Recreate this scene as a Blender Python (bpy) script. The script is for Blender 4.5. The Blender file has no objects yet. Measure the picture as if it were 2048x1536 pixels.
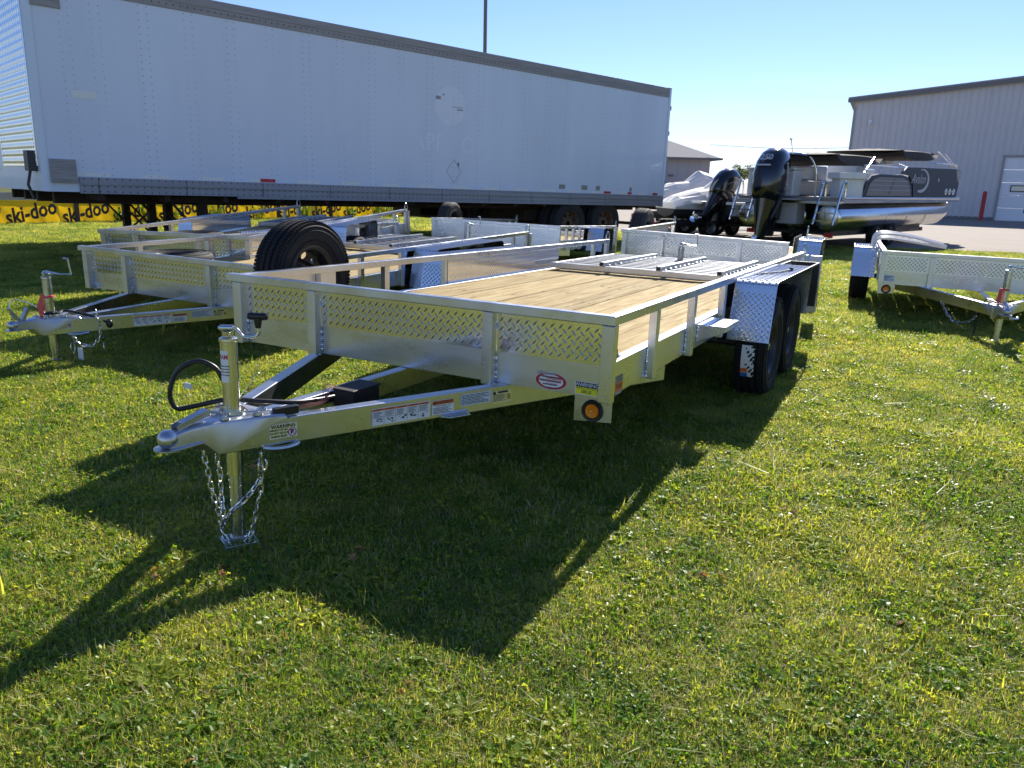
import bpy, bmesh, math, random
import numpy as np
from mathutils import Vector, Matrix, Euler
random.seed(7); rng = np.random.default_rng(7)
R = math.radians; PI = math.pi
S = bpy.context.scene
C = S.collection

# ------------------------------------------------------------ camera
CAM_H, PITCH, ROLL, FPX = 1.3879, 0.25727, 0.024607, 1533.4
cp, sp = math.cos(PITCH), math.sin(PITCH)
fwd = Vector((0, cp, -sp)); up0 = Vector((0, sp, cp)); r0 = Vector((1, 0, 0))
cr = math.cos(ROLL) * r0 + math.sin(ROLL) * up0
cu = -math.sin(ROLL) * r0 + math.cos(ROLL) * up0
cam = bpy.data.objects.new('camera', bpy.data.cameras.new('camera')); C.objects.link(cam)
cam.matrix_world = Matrix(((cr.x, cu.x, -fwd.x, 0), (cr.y, cu.y, -fwd.y, 0), (cr.z, cu.z, -fwd.z, CAM_H), (0, 0, 0, 1)))
cam.data.sensor_width = 36; cam.data.lens = FPX / 2048 * 36
cam.data.clip_start = .05; cam.data.clip_end = 3000
cam.data.dof.use_dof = True; cam.data.dof.focus_distance = 3.3; cam.data.dof.aperture_fstop = 10
S.camera = cam

# ------------------------------------------------------------ sky and sun
SUN_EL, SUN_AZ = R(34.2), R(21.8)          # azimuth to the right of +Y
w = bpy.data.worlds.new('World'); S.world = w; w.use_nodes = True
nt = w.node_tree; nt.nodes.clear()
sky = nt.nodes.new('ShaderNodeTexSky'); sky.sky_type = 'NISHITA'; sky.sun_disc = False
sky.sun_elevation = SUN_EL; sky.sun_rotation = SUN_AZ; sky.air_density = 1.0; sky.dust_density = .05; sky.ozone_density = 2.2
bg = nt.nodes.new('ShaderNodeBackground'); bg.inputs[1].default_value = .072
wo = nt.nodes.new('ShaderNodeOutputWorld')
# thin high cloud veil low over the horizon, all round
tc = nt.nodes.new('ShaderNodeTexCoord'); mp = nt.nodes.new('ShaderNodeMapping'); mp.inputs['Scale'].default_value = (1.2, 1.2, 9)
ns = nt.nodes.new('ShaderNodeTexNoise'); ns.inputs['Scale'].default_value = 2.2; ns.inputs['Detail'].default_value = 6; ns.inputs['Roughness'].default_value = .62
rp = nt.nodes.new('ShaderNodeValToRGB'); rp.color_ramp.elements[0].position = .46; rp.color_ramp.elements[1].position = .78
sx = nt.nodes.new('ShaderNodeSeparateXYZ')
mr = nt.nodes.new('ShaderNodeMapRange'); mr.inputs[1].default_value = .16; mr.inputs[2].default_value = .02; mr.inputs[3].default_value = 0; mr.inputs[4].default_value = .75; mr.interpolation_type = 'SMOOTHSTEP'
mu = nt.nodes.new('ShaderNodeMath'); mu.operation = 'MULTIPLY'
mx = nt.nodes.new('ShaderNodeMix'); mx.data_type = 'RGBA'; mx.inputs['B'].default_value = (8.0, 8.3, 8.8, 1)
L = nt.links.new
L(tc.outputs['Generated'], mp.inputs[0]); L(mp.outputs[0], ns.inputs['Vector']); L(ns.outputs['Fac'], rp.inputs[0])
L(tc.outputs['Generated'], sx.inputs[0]); L(sx.outputs['Z'], mr.inputs[0]); L(mr.outputs[0], mu.inputs[0]); L(rp.outputs[0], mu.inputs[1])
tn = nt.nodes.new('ShaderNodeVectorMath'); tn.operation = 'MULTIPLY'; tn.inputs[1].default_value = (.82, .91, 1.26)
L(mu.outputs[0], mx.inputs['Factor']); L(sky.outputs[0], tn.inputs[0]); L(tn.outputs[0], mx.inputs['A']); L(mx.outputs['Result'], bg.inputs[0]); L(bg.outputs[0], wo.inputs[0])
sun = bpy.data.objects.new('sun', bpy.data.lights.new('sun', 'SUN')); C.objects.link(sun)
sun.data.energy = 5.0; sun.data.angle = R(.5); sun.data.color = (1, .93, .82)
sd = Vector((math.sin(SUN_AZ) * math.cos(SUN_EL), math.cos(SUN_AZ) * math.cos(SUN_EL), math.sin(SUN_EL)))
sun.rotation_euler = sd.to_track_quat('Z', 'Y').to_euler(); sun.location = sd * 30
S.view_settings.view_transform = 'Standard'; S.view_settings.look = 'None'; S.view_settings.exposure = 0.85
S.view_settings.gamma = 1; S.view_settings.use_curve_mapping = False
S.render.engine = 'CYCLES'; S.cycles.use_denoising = True; S.cycles.max_bounces = 8; S.cycles.transparent_max_bounces = 8

# ------------------------------------------------------------ materials
def nmat(name):
    m = bpy.data.materials.new(name); m.use_nodes = True
    return m, m.node_tree, m.node_tree.nodes['Principled BSDF']
def mat(name, col, rough=.5, metal=0, var=.0, vscale=8, bump=0, bscale=60, stretch=None, rvar=0, spec=None, coat=0):
    m, t, b = nmat(name)
    b.inputs['Base Color'].default_value = (*col, 1); b.inputs['Roughness'].default_value = rough; b.inputs['Metallic'].default_value = metal
    if spec is not None: b.inputs['Specular IOR Level'].default_value = spec
    if coat: b.inputs['Coat Weight'].default_value = coat; b.inputs['Coat Roughness'].default_value = .05
    if var or rvar or bump:
        tc = t.nodes.new('ShaderNodeTexCoord'); mp = t.nodes.new('ShaderNodeMapping')
        mp.inputs['Scale'].default_value = stretch or (1, 1, 1); t.links.new(tc.outputs['Object'], mp.inputs[0])
    if var or rvar:
        n = t.nodes.new('ShaderNodeTexNoise'); n.inputs['Scale'].default_value = vscale; n.inputs['Detail'].default_value = 6; n.inputs['Roughness'].default_value = .65
        t.links.new(mp.outputs[0], n.inputs['Vector'])
        if var:
            r = t.nodes.new('ShaderNodeMapRange'); r.inputs[1].default_value = .3; r.inputs[2].default_value = .7
            r.inputs[3].default_value = 1 - var; r.inputs[4].default_value = 1 + var * .6
            x = t.nodes.new('ShaderNodeVectorMath'); x.operation = 'SCALE'; x.inputs[0].default_value = col
            t.links.new(n.outputs['Fac'], r.inputs[0]); t.links.new(r.outputs[0], x.inputs['Scale']); t.links.new(x.outputs[0], b.inputs['Base Color'])
        if rvar:
            r = t.nodes.new('ShaderNodeMapRange'); r.inputs[1].default_value = .3; r.inputs[2].default_value = .7
            r.inputs[3].default_value = max(.02, rough - rvar); r.inputs[4].default_value = rough + rvar
            t.links.new(n.outputs['Fac'], r.inputs[0]); t.links.new(r.outputs[0], b.inputs['Roughness'])
    if bump:
        n2 = t.nodes.new('ShaderNodeTexNoise'); n2.inputs['Scale'].default_value = bscale; n2.inputs['Detail'].default_value = 4
        t.links.new(mp.outputs[0], n2.inputs['Vector'])
        bp = t.nodes.new('ShaderNodeBump'); bp.inputs['Strength'].default_value = bump; bp.inputs['Distance'].default_value = .01
        t.links.new(n2.outputs['Fac'], bp.inputs['Height']); t.links.new(bp.outputs[0], b.inputs['Normal'])
    return m
M = {}
M['alu'] = mat('satin_aluminium', (.60, .615, .64), .30, 1, var=.10, vscale=3, rvar=.08, bump=.01, bscale=1.5)
M['alu2'] = mat('mill_aluminium_channel', (.60, .62, .655), .30, 1, var=.10, vscale=2.2, rvar=.07, bump=.015, bscale=1.2, stretch=(1, 1, 3))
M['alud'] = mat('dull_aluminium', (.42, .44, .47), .5, 1, var=.12, vscale=4, rvar=.06)
M['plate'] = mat('polished_tread_plate', (.80, .80, .79), .13, 1, bump=.10, bscale=3.0, rvar=.05, vscale=3)
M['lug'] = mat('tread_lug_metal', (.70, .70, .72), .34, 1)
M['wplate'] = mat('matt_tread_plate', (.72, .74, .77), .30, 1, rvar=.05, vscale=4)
M['lugd'] = mat('tread_lug_dark_reflection', (.26, .28, .31), .38, 1)  # dark reflection of the ground is put into the lug colour for contrast
M['slat'] = mat('gate_slat_metal', (.30, .32, .36), .55, 1)
M['fplate'] = mat('satin_tread_plate', (.66, .68, .70), .26, 1, rvar=.05, vscale=4)
M['zinc'] = mat('zinc_plated_steel', (.62, .63, .60), .26, 1, var=.15, vscale=12, rvar=.08)
M['zincy'] = mat('yellow_zinc_tube', (.66, .65, .54), .24, 1, var=.10, vscale=6, rvar=.06)
M['galv'] = mat('bare_stamped_steel', (.52, .53, .54), .34, 1, var=.10, vscale=9, rvar=.07)
M['weld'] = mat('weld_bead_metal', (.80, .82, .86), .22, 1)
M['rubber'] = mat('tyre_rubber', (.016, .016, .016), .72, 0, var=.2, vscale=5, bump=.08, bscale=90, spec=.25)
M['rubberd'] = mat('dusty_tyre_rubber', (.030, .029, .028), .8, 0, var=.35, vscale=3)
M['black'] = mat('black_plastic', (.012, .012, .013), .35)
M['blackm'] = mat('black_satin_steel', (.015, .015, .016), .42, 0, bump=.05)
M['cable'] = mat('black_cable', (.010, .010, .010), .4)
M['box'] = mat('brown_black_plastic_box', (.013, .007, .006), .6, 0, bump=.05, bscale=200)
M['amber'] = mat('amber_lens', (.85, .22, .008), .25, coat=.5)
M['red'] = mat('red_plastic', (.55, .02, .02), .3)
M['redtape'] = mat('red_reflective_tape', (.50, .02, .03), .35)
M['ribbon'] = mat('red_plastic_ribbon', (.70, .05, .05), .4)
M['white'] = mat('white_vinyl', (.78, .78, .76), .45)
M['ink'] = mat('black_ink', (.02, .02, .025), .5)
M['bluegrey'] = mat('pale_blue_label', (.62, .68, .74), .4)
M['yellow'] = mat('yellow_vinyl', (.85, .78, .03), .45)
M['cream'] = mat('pale_yellow_vinyl', (.80, .72, .32), .45)
M['orange'] = mat('orange_vinyl', (.72, .16, .04), .45)
M['decalred'] = mat('decal_red', (.45, .02, .03), .4)
M['gold'] = mat('gold_hologram', (.45, .33, .08), .35, .6)
M['wire'] = mat('copper_red_wire', (.22, .06, .045), .6)
M['steelw'] = mat('stranded_wire', (.6, .6, .58), .3, 1)
M['truck'] = mat('white_truck_paint', (.69, .76, .84), .42, 0, var=.06, vscale=1.1, bump=.05, bscale=.9, coat=.15, stretch=(1, 1, .16))  # blue of the skylight fill is tinted into the white
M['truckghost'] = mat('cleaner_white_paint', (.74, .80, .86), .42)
M['rivet'] = mat('painted_rivet', (.36, .39, .43), .5)
M['truckrail'] = mat('grey_truck_rail', (.30, .31, .33), .5, .3, var=.15, vscale=3, stretch=(.3, .3, 4))
M['truckrail2'] = mat('weathered_roof_rail', (.34, .32, .30), .6, .2, var=.2, vscale=4, stretch=(.4, .4, 8))
M['rust'] = mat('dark_rusty_steel', (.045, .028, .020), .8, 0, var=.4, vscale=6)
M['rim_rust'] = mat('rusty_tan_rim', (.16, .09, .05), .75, 0, var=.4, vscale=10)
M['quilt'] = mat('quilted_stainless', (.72, .74, .76), .16, 1, bump=.06, bscale=20)
M['tape'] = mat('white_reflective_tape', (.80, .80, .74), .3)
M['dark'] = mat('dark_grey_paint', (.04, .04, .045), .5)
M['banner'] = mat('yellow_banner_vinyl', (.80, .50, .01), .5, 0, var=.10, vscale=3)
M['beam'] = mat('weathered_grey_wood', (.36, .34, .31), .8, 0, var=.3, vscale=3, stretch=(.6, .6, 14), bump=.2)
M['postw'] = mat('dark_brown_post', (.07, .045, .035), .8, 0, var=.3)
M['concrete'] = mat('pale_asphalt_lot', (.26, .225, .19), .9, 0, var=.10, vscale=.6, bump=.3, bscale=120)
M['wall'] = mat('grey_steel_siding', (.62, .59, .575), .55, .0, var=.04, vscale=1)
M['wallf'] = mat('warm_grey_siding', (.44, .42, .42), .6, 0, var=.05, vscale=.6)
M['door'] = mat('off_white_door', (.80, .80, .80), .5, 0, var=.03)
M['roof'] = mat('pale_metal_roof', (.36, .35, .34), .95, 0, var=.06, spec=.1)
M['trim'] = mat('dark_grey_trim', (.16, .155, .15), .5)
M['glass'] = mat('reflective_glass', (.42, .44, .40), .08, 0, spec=1)
M['bollard'] = mat('red_bollard_paint', (.42, .015, .02), .5)
M['bwhite'] = mat('boat_white_gelcoat', (.70, .69, .66), .3, coat=.3, var=.03)
M['bgrey'] = mat('boat_grey_vinyl', (.42, .40, .38), .55, var=.06)
M['bblack'] = mat('boat_black_panel', (.014, .015, .018), .22, coat=.4)
M['btaupe'] = mat('boat_taupe_panel', (.26, .235, .22), .3, .3)
M['canvas'] = mat('charcoal_canvas', (.062, .052, .048), .85, var=.2, vscale=4, bump=.3, bscale=6)
M['chrome'] = mat('polished_stainless', (.75, .76, .78), .12, 1)
M['pontoon'] = mat('brushed_pontoon', (.66, .67, .68), .22, 1, var=.10, vscale=2, rvar=.06, stretch=(1, 1, 6))
M['cover'] = mat('white_boat_cover', (.62, .60, .58), .75, var=.08, vscale=3, bump=.6, bscale=4)
M['cowl'] = mat('gloss_black_cowl', (.008, .009, .013), .16, coat=.6)
M['silver'] = mat('silver_print', (.55, .57, .60), .35, .3)
M['bark'] = mat('bark', (.09, .07, .05), .9, var=.3)

_b = M['banner'].node_tree; _p = _b.nodes['Principled BSDF']; _t = _b.nodes.new('ShaderNodeBsdfTranslucent'); _t.inputs[0].default_value = (.9, .55, .01, 1)
_m = _b.nodes.new('ShaderNodeMixShader'); _m.inputs[0].default_value = .45; _b.links.new(_p.outputs[0], _m.inputs[1]); _b.links.new(_t.outputs[0], _m.inputs[2]); _b.links.new(_m.outputs[0], _b.nodes['Material Output'].inputs[0])
def wood(name, c1, c2):
    m, t, b = nmat(name); N = t.nodes; K = t.links.new
    tc = N.new('ShaderNodeTexCoord'); oi = N.new('ShaderNodeObjectInfo')
    ad = N.new('ShaderNodeVectorMath'); ad.operation = 'ADD'
    sc = N.new('ShaderNodeVectorMath'); sc.operation = 'SCALE'; sc.inputs[0].default_value = (31, 17, 5)
    K(oi.outputs['Random'], sc.inputs['Scale']); K(tc.outputs['Object'], ad.inputs[0]); K(sc.outputs[0], ad.inputs[1])
    mp = N.new('ShaderNodeMapping'); mp.inputs['Scale'].default_value = (.9, 14, 14); K(ad.outputs[0], mp.inputs[0])
    n = N.new('ShaderNodeTexNoise'); n.inputs['Scale'].default_value = 2.2; n.inputs['Detail'].default_value = 7; n.inputs['Roughness'].default_value = .6; n.inputs['Distortion'].default_value = .6
    K(mp.outputs[0], n.inputs['Vector'])
    r = N.new('ShaderNodeValToRGB'); r.color_ramp.elements[0].position = .32; r.color_ramp.elements[0].color = (*c2, 1); r.color_ramp.elements[1].position = .62; r.color_ramp.elements[1].color = (*c1, 1)
    K(n.outputs['Fac'], r.inputs[0])
    mp2 = N.new('ShaderNodeMapping'); mp2.inputs['Scale'].default_value = (2.3, 6, 6); K(ad.outputs[0], mp2.inputs[0])
    v = N.new('ShaderNodeTexVoronoi'); v.inputs['Scale'].default_value = 1.5; K(mp2.outputs[0], v.inputs['Vector'])
    kr = N.new('ShaderNodeMapRange'); kr.inputs[1].default_value = .05; kr.inputs[2].default_value = .16; kr.inputs[3].default_value = .25; kr.inputs[4].default_value = 1
    K(v.outputs['Distance'], kr.inputs[0])
    br = N.new('ShaderNodeMapRange'); br.inputs[3].default_value = .82; br.inputs[4].default_value = 1.1; K(oi.outputs['Random'], br.inputs[0])
    m1 = N.new('ShaderNodeMath'); m1.operation = 'MULTIPLY'; K(kr.outputs[0], m1.inputs[0]); K(br.outputs[0], m1.inputs[1])
    s2 = N.new('ShaderNodeVectorMath'); s2.operation = 'SCALE'; K(r.outputs[0], s2.inputs[0]); K(m1.outputs[0], s2.inputs['Scale'])
    K(s2.outputs[0], b.inputs['Base Color']); b.inputs['Roughness'].default_value = .85; b.inputs['Specular IOR Level'].default_value = .15
    bp = N.new('ShaderNodeBump'); bp.inputs['Strength'].default_value = .12; bp.inputs['Distance'].default_value = .01; K(n.outputs['Fac'], bp.inputs['Height']); K(bp.outputs[0], b.inputs['Normal'])
    return m
M['plank'] = wood('pine_deck_board', (.50, .40, .205), (.27, .175, .068))

def leafmat(name, c1, c2, c3, trans=.5, rough=.5):
    """blades and leaves: per-clump random hue, patches over the lawn, light through the leaf"""
    m, t, b = nmat(name); N = t.nodes; K = t.links.new
    oi = N.new('ShaderNodeObjectInfo'); ge = N.new('ShaderNodeNewGeometry')
    n = N.new('ShaderNodeTexNoise'); n.inputs['Scale'].default_value = 1.1; n.inputs['Detail'].default_value = 3; K(ge.outputs['Position'], n.inputs['Vector'])
    ad = N.new('ShaderNodeMath'); ad.operation = 'ADD'; m1 = N.new('ShaderNodeMath'); m1.operation = 'MULTIPLY_ADD'; m1.inputs[1].default_value = .8; m1.inputs[2].default_value = -.4
    K(oi.outputs['Random'], m1.inputs[0]); K(n.outputs['Fac'], ad.inputs[0]); K(m1.outputs[0], ad.inputs[1])
    r = N.new('ShaderNodeValToRGB'); e = r.color_ramp.elements; e[0].position = .15; e[0].color = (*c1, 1); e[1].position = .85; e[1].color = (*c3, 1)
    q = e.new(.5); q.color = (*c2, 1); K(ad.outputs[0], r.inputs[0])
    K(r.outputs[0], b.inputs['Base Color']); b.inputs['Roughness'].default_value = rough
    b.inputs['Specular IOR Level'].default_value = .35
    tr = N.new('ShaderNodeBsdfTranslucent'); s = N.new('ShaderNodeVectorMath'); s.operation = 'MULTIPLY'; s.inputs[1].default_value = (1.9, 1.75, .8)
    K(r.outputs[0], s.inputs[0]); K(s.outputs[0], tr.inputs[0])
    mx = N.new('ShaderNodeMixShader'); mx.inputs[0].default_value = trans; K(b.outputs[0], mx.inputs[1]); K(tr.outputs[0], mx.inputs[2])
    K(mx.outputs[0], t.nodes['Material Output'].inputs[0])
    return m
M['blade'] = leafmat('grass_blade', (.09, .19, .022), (.22, .30, .034), (.44, .45, .11), .58, .42)
M['clover'] = leafmat('weed_leaf', (.078, .178, .022), (.165, .262, .031), (.33, .365, .052), .58, .38)
M['straw'] = leafmat('dry_straw', (.26, .20, .10), (.36, .30, .16), (.50, .44, .27), .3, .6)
M['deadleaf'] = leafmat('fallen_leaf', (.22, .10, .04), (.28, .15, .06), (.34, .22, .09), .3, .7)
M['treeleaf'] = leafmat('tree_leaf', (.035, .065, .018), (.07, .085, .02), (.18, .08, .025), .35)

# ------------------------------------------------------------ mesh helpers
class G:
    def __init__(s): s.v = []; s.f = []; s.sm = []
    def add(s, vs, fs, smooth=False, mtx=None):
        o = len(s.v)
        if mtx is not None: vs = [tuple(mtx @ Vector(v)) for v in vs]
        s.v += [tuple(v) for v in vs]; s.f += [tuple(i + o for i in f) for f in fs]; s.sm += [smooth] * len(fs)
        return s
    def box(s, a, b, mtx=None):
        x0, y0, z0 = [min(p, q) for p, q in zip(a, b)]; x1, y1, z1 = [max(p, q) for p, q in zip(a, b)]
        v = [(x0, y0, z0), (x1, y0, z0), (x1, y1, z0), (x0, y1, z0), (x0, y0, z1), (x1, y0, z1), (x1, y1, z1), (x0, y1, z1)]
        return s.add(v, [(0, 3, 2, 1), (4, 5, 6, 7), (0, 1, 5, 4), (1, 2, 6, 5), (2, 3, 7, 6), (3, 0, 4, 7)], False, mtx)
    def beam(s, p, q, wd, ht, up=(0, 0, 1)):
        p, q = Vector(p), Vector(q); d = (q - p).normalized(); sd = d.cross(Vector(up)).normalized() * wd / 2; u = sd.cross(d).normalized() * ht / 2
        v = [p - sd - u, p + sd - u, p + sd + u, p - sd + u, q - sd - u, q + sd - u, q + sd + u, q - sd + u]
        return s.add(v, [(0, 1, 2, 3), (7, 6, 5, 4), (4, 5, 1, 0), (5, 6, 2, 1), (6, 7, 3, 2), (7, 4, 0, 3)])
    def tube(s, pts, r, n=8, caps=True, closed=False):
        P = [Vector(p) for p in pts]; m = len(P); rings = []; rr = r if hasattr(r, '__len__') else [r] * m
        d = (P[1] - P[0]).normalized(); ref = Vector((0, 0, 1)) if abs(d.z) < .9 else Vector((1, 0, 0)); a = d.cross(ref).normalized()
        vs = []
        for i in range(m):
            if closed: t = (P[(i + 1) % m] - P[i - 1]).normalized()
            else: t = (P[min(i + 1, m - 1)] - P[max(i - 1, 0)]).normalized()
            a = (a - t * a.dot(t)).normalized(); b = t.cross(a)
            for k in range(n):
                an = 2 * PI * k / n; vs.append(P[i] + (a * math.cos(an) + b * math.sin(an)) * rr[i])
        fs = []
        for i in range(m if closed else m - 1):
            j = (i + 1) % m
            for k in range(n): fs.append((i * n + k, i * n + (k + 1) % n, j * n + (k + 1) % n, j * n + k))
        if caps and not closed: fs.append(tuple(range(n - 1, -1, -1))); fs.append(tuple(range((m - 1) * n, m * n)))
        return s.add(vs, fs, True)
    def lathe(s, prof, n=32, mtx=None, a0=0, a1=2 * PI):
        """prof: (r, z) pairs about local z"""
        full = abs(a1 - a0 - 2 * PI) < 1e-6; vs = []; m = len(prof); cnt = n if full else n + 1
        for k in range(cnt):
            an = a0 + (a1 - a0) * k / n
            for r, z in prof: vs.append((r * math.cos(an), r * math.sin(an), z))
        fs = []
        for k in range(n):
            j = (k + 1) % cnt
            for i in range(m - 1): fs.append((k * m + i, j * m + i, j * m + i + 1, k * m + i + 1))
        return s.add(vs, fs, True, mtx)
    def prism(s, poly, h, mtx=None, smooth=False):
        """poly in xy extruded 0..h in z"""
        n = len(poly); vs = [(x, y, 0) for x, y in poly] + [(x, y, h) for x, y in poly]
        fs = [tuple(range(n - 1, -1, -1)), tuple(range(n, 2 * n))] + [(i, (i + 1) % n, n + (i + 1) % n, n + i) for i in range(n)]
        return s.add(vs, fs, smooth, mtx)
    def loft(s, rings, caps=True, smooth=True):
        n = len(rings[0]); vs = [p for r in rings for p in r]; fs = []
        for i in range(len(rings) - 1):
            for k in range(n): fs.append((i * n + k, i * n + (k + 1) % n, (i + 1) * n + (k + 1) % n, (i + 1) * n + k))
        if caps: fs.append(tuple(range(n - 1, -1, -1))); fs.append(tuple(range((len(rings) - 1) * n, len(rings) * n)))
        return s.add(vs, fs, smooth)
    def sphere(s, c, r, n=12, m=8, sc=(1, 1, 1)):
        prof = [(r * math.sin(PI * i / m), -r * math.cos(PI * i / m)) for i in range(m + 1)]
        return s.lathe(prof, n, Matrix.Translation(c) @ Matrix.Diagonal((*sc, 1)))
    def mesh(s, name, mt, sharp=40, fixn=True):
        me = bpy.data.meshes.new(name); me.from_pydata(s.v, [], s.f); me.polygons.foreach_set('use_smooth', s.sm)
        if fixn:
            b = bmesh.new(); b.from_mesh(me); bmesh.ops.recalc_face_normals(b, faces=b.faces); b.to_mesh(me); b.free()
        if any(s.sm): me.set_sharp_from_angle(angle=R(sharp))
        for q in (mt if isinstance(mt, list) else [mt]): me.materials.append(M[q])
        return me
    def build(s, name, mt, parent=None, bevel=0, mtx=None, **kw):
        return link(name, s.mesh(name, mt, **kw), parent, bevel, mtx)
def link(name, me, parent=None, bevel=0, mtx=None):
    o = bpy.data.objects.new(name, me); C.objects.link(o)
    if parent is not None: o.parent = parent
    if mtx is not None: o.matrix_local = mtx
    if bevel:
        b = o.modifiers.new('b', 'BEVEL'); b.width = bevel; b.segments = 2; b.limit_method = 'ANGLE'; b.angle_limit = R(35); b.harden_normals = False
    return o
def tag(o, label=None, cat=None, group=None, kind=None):
    if label: o['label'] = label
    if cat: o['category'] = cat
    if group: o['group'] = group
    if kind: o['kind'] = kind
    return o
def thing(name, mtx, label, cat, group=None):
    o = bpy.data.objects.new(name, None); C.objects.link(o); o.empty_display_size = .1
    o.matrix_world = mtx if isinstance(mtx, Matrix) else Matrix.Translation(mtx)
    return tag(o, label, cat, group)
def frame(o, x, y, z=None):
    x = Vector(x).normalized(); y = Vector(y); y = (y - x * y.dot(x)).normalized(); z = x.cross(y)
    return Matrix(((x.x, y.x, z.x, o[0]), (x.y, y.y, z.y, o[1]), (x.z, y.z, z.z, o[2]), (0, 0, 0, 1)))
_tc = {}
def text(body, size=.02, font_shear=0, bold=0, align='CENTER', xs=1.0):
    key = (body, size, font_shear, bold, align, xs)
    if key in _tc: return _tc[key]
    cu = bpy.data.curves.new('t', 'FONT'); cu.body = body; cu.size = size; cu.shear = font_shear; cu.offset = bold * size; cu.align_x = align; cu.align_y = 'CENTER'
    cu.resolution_u = 2; cu.space_line = .9
    o = bpy.data.objects.new('t', cu); C.objects.link(o); dg = bpy.context.evaluated_depsgraph_get()
    me = bpy.data.meshes.new_from_object(o.evaluated_get(dg)); bpy.data.objects.remove(o)
    vs = [(v.co.x * xs, v.co.y, 0) for v in me.vertices]; fs = [tuple(p.vertices) for p in me.polygons]
    bpy.data.meshes.remove(me); _tc[key] = (vs, fs); return vs, fs
def letters(g, body, size, x, y, z=.0012, rot=0, **kw):
    vs, fs = text(body, size, **kw); g.add(vs, fs, False, Matrix.Translation((x, y, z)) @ Matrix.Rotation(rot, 4, 'Z')); return g
def label_lines(g, x0, x1, y0, y1, n, z=.0012, seed=0):
    """rows of tiny unreadable print"""
    rr = random.Random(seed); h = (y1 - y0) / n
    for i in range(n):
        y = y1 - (i + .5) * h; x = x0
        end = x1 - (x1 - x0) * rr.uniform(0, .35)
        while x < end:
            l = (x1 - x0) * rr.uniform(.05, .16); g.add([(x, y - h * .22, z), (min(x + l, end), y - h * .22, z), (min(x + l, end), y + h * .22, z), (x, y + h * .22, z)], [(0, 1, 2, 3)]); x += l + (x1 - x0) * .02
def sheet(w, h, x=0, y=0, z=0):
    g = G(); g.add([(x, y, z), (x + w, y, z), (x + w, y + h, z), (x, y + h, z)], [(0, 1, 2, 3)]); return g
def rect(g, x0, y0, x1, y1, z=.0006): g.add([(x0, y0, z), (x1, y0, z), (x1, y1, z), (x0, y1, z)], [(0, 1, 2, 3)])
def disc(g, cx, cy, r, z, n=24, ry=None): g.add([(cx + r * math.cos(2 * PI * k / n), cy + (ry or r) * math.sin(2 * PI * k / n), z) for k in range(n)], [tuple(range(n))])
def ring(g, cx, cy, r0, r1, z, n=24, k=1.0):
    vs = [(cx + r * math.cos(2 * PI * i / n), cy + k * r * math.sin(2 * PI * i / n), z) for i in range(n) for r in (r0, r1)]
    g.add(vs, [(2 * i, 2 * i + 1, (2 * i + 3) % (2 * n), (2 * i + 2) % (2 * n)) for i in range(n)])
def lugs(g, o, ex, ey, W, H, pitch=.030, L=.028, wd=.0075, hgt=.0022, skip=None):
    """raised tread-plate lozenges over a rectangle"""
    o, ex, ey = Vector(o), Vector(ex).normalized(), Vector(ey).normalized(); n = ex.cross(ey)
    p = pitch; da, db = (ex + ey).normalized(), (ex - ey).normalized(); N_ = int((W + H) / p) + 2; m_ = L * .36
    for i in range(-N_, N_ + 1):
        for j in range(-N_, N_ + 1):
            x = (i + j) * p * .7071; y = (i - j) * p * .7071
            if not (m_ < x < W - m_ and m_ < y < H - m_): continue
            c = o + ex * x + ey * y; a, b = (da, db) if (i + j) % 2 else (db, da)
            vs = [c - a * L / 2, c + b * wd / 2 - a * L * .12, c + b * wd / 2 + a * L * .12, c + a * L / 2, c - b * wd / 2 + a * L * .12, c - b * wd / 2 - a * L * .12, c - a * L * .28 + n * hgt, c + a * L * .28 + n * hgt]
            g.add(vs, [(0, 6, 1), (1, 6, 7, 2), (2, 7, 3), (3, 7, 4), (4, 7, 6, 5), (5, 6, 0)])
    return g

# ------------------------------------------------------------ ground
def gz(x, y):
    """gently uneven lawn"""
    return .010 * math.sin(x * 1.7 + 1) * math.sin(y * 1.3) + .006 * math.sin(x * 4.1 + y * 2.7)
g = G()
xs = list(np.concatenate([np.linspace(-400, -40, 6), np.linspace(-30, -8, 12), np.linspace(-7, 9, 81), np.linspace(10, 30, 11), np.linspace(40, 400, 6)]))
ys = list(np.concatenate([np.linspace(-60, -2, 6), np.linspace(-1, 12, 66), np.linspace(13, 40, 28), np.linspace(60, 900, 6)]))
nx, ny = len(xs), len(ys)
vs = []
for y in ys:
    for x in xs:
        near = 1 if (-8 < x < 10 and -2 < y < 13) else 0
        vs.append((x, y, gz(x, y) * near))
g.add(vs, [(j * nx + i, j * nx + i + 1, (j + 1) * nx + i + 1, (j + 1) * nx + i) for j in range(ny - 1) for i in range(nx - 1)], True)
m, t, b = nmat('lawn_soil'); N = t.nodes; K = t.links.new
ge = N.new('ShaderNodeNewGeometry'); n1 = N.new('ShaderNodeTexNoise'); n1.inputs['Scale'].default_value = 9; n1.inputs['Detail'].default_value = 9; n1.inputs['Roughness'].default_value = .75
n2 = N.new('ShaderNodeTexNoise'); n2.inputs['Scale'].default_value = .5; n2.inputs['Detail'].default_value = 4
K(ge.outputs['Position'], n1.inputs['Vector']); K(ge.outputs['Position'], n2.inputs['Vector'])
r1 = N.new('ShaderNodeValToRGB'); e = r1.color_ramp.elements; e[0].position = .30; e[0].color = (.035, .026, .014, 1); e[1].position = .68; e[1].color = (.17, .17, .055, 1); q = e.new(.5); q.color = (.095, .11, .03, 1)
K(n1.outputs['Fac'], r1.inputs[0]); r2 = N.new('ShaderNodeMapRange'); r2.inputs[3].default_value = .7; r2.inputs[4].default_value = 1.4; K(n2.outputs['Fac'], r2.inputs[0])
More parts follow.
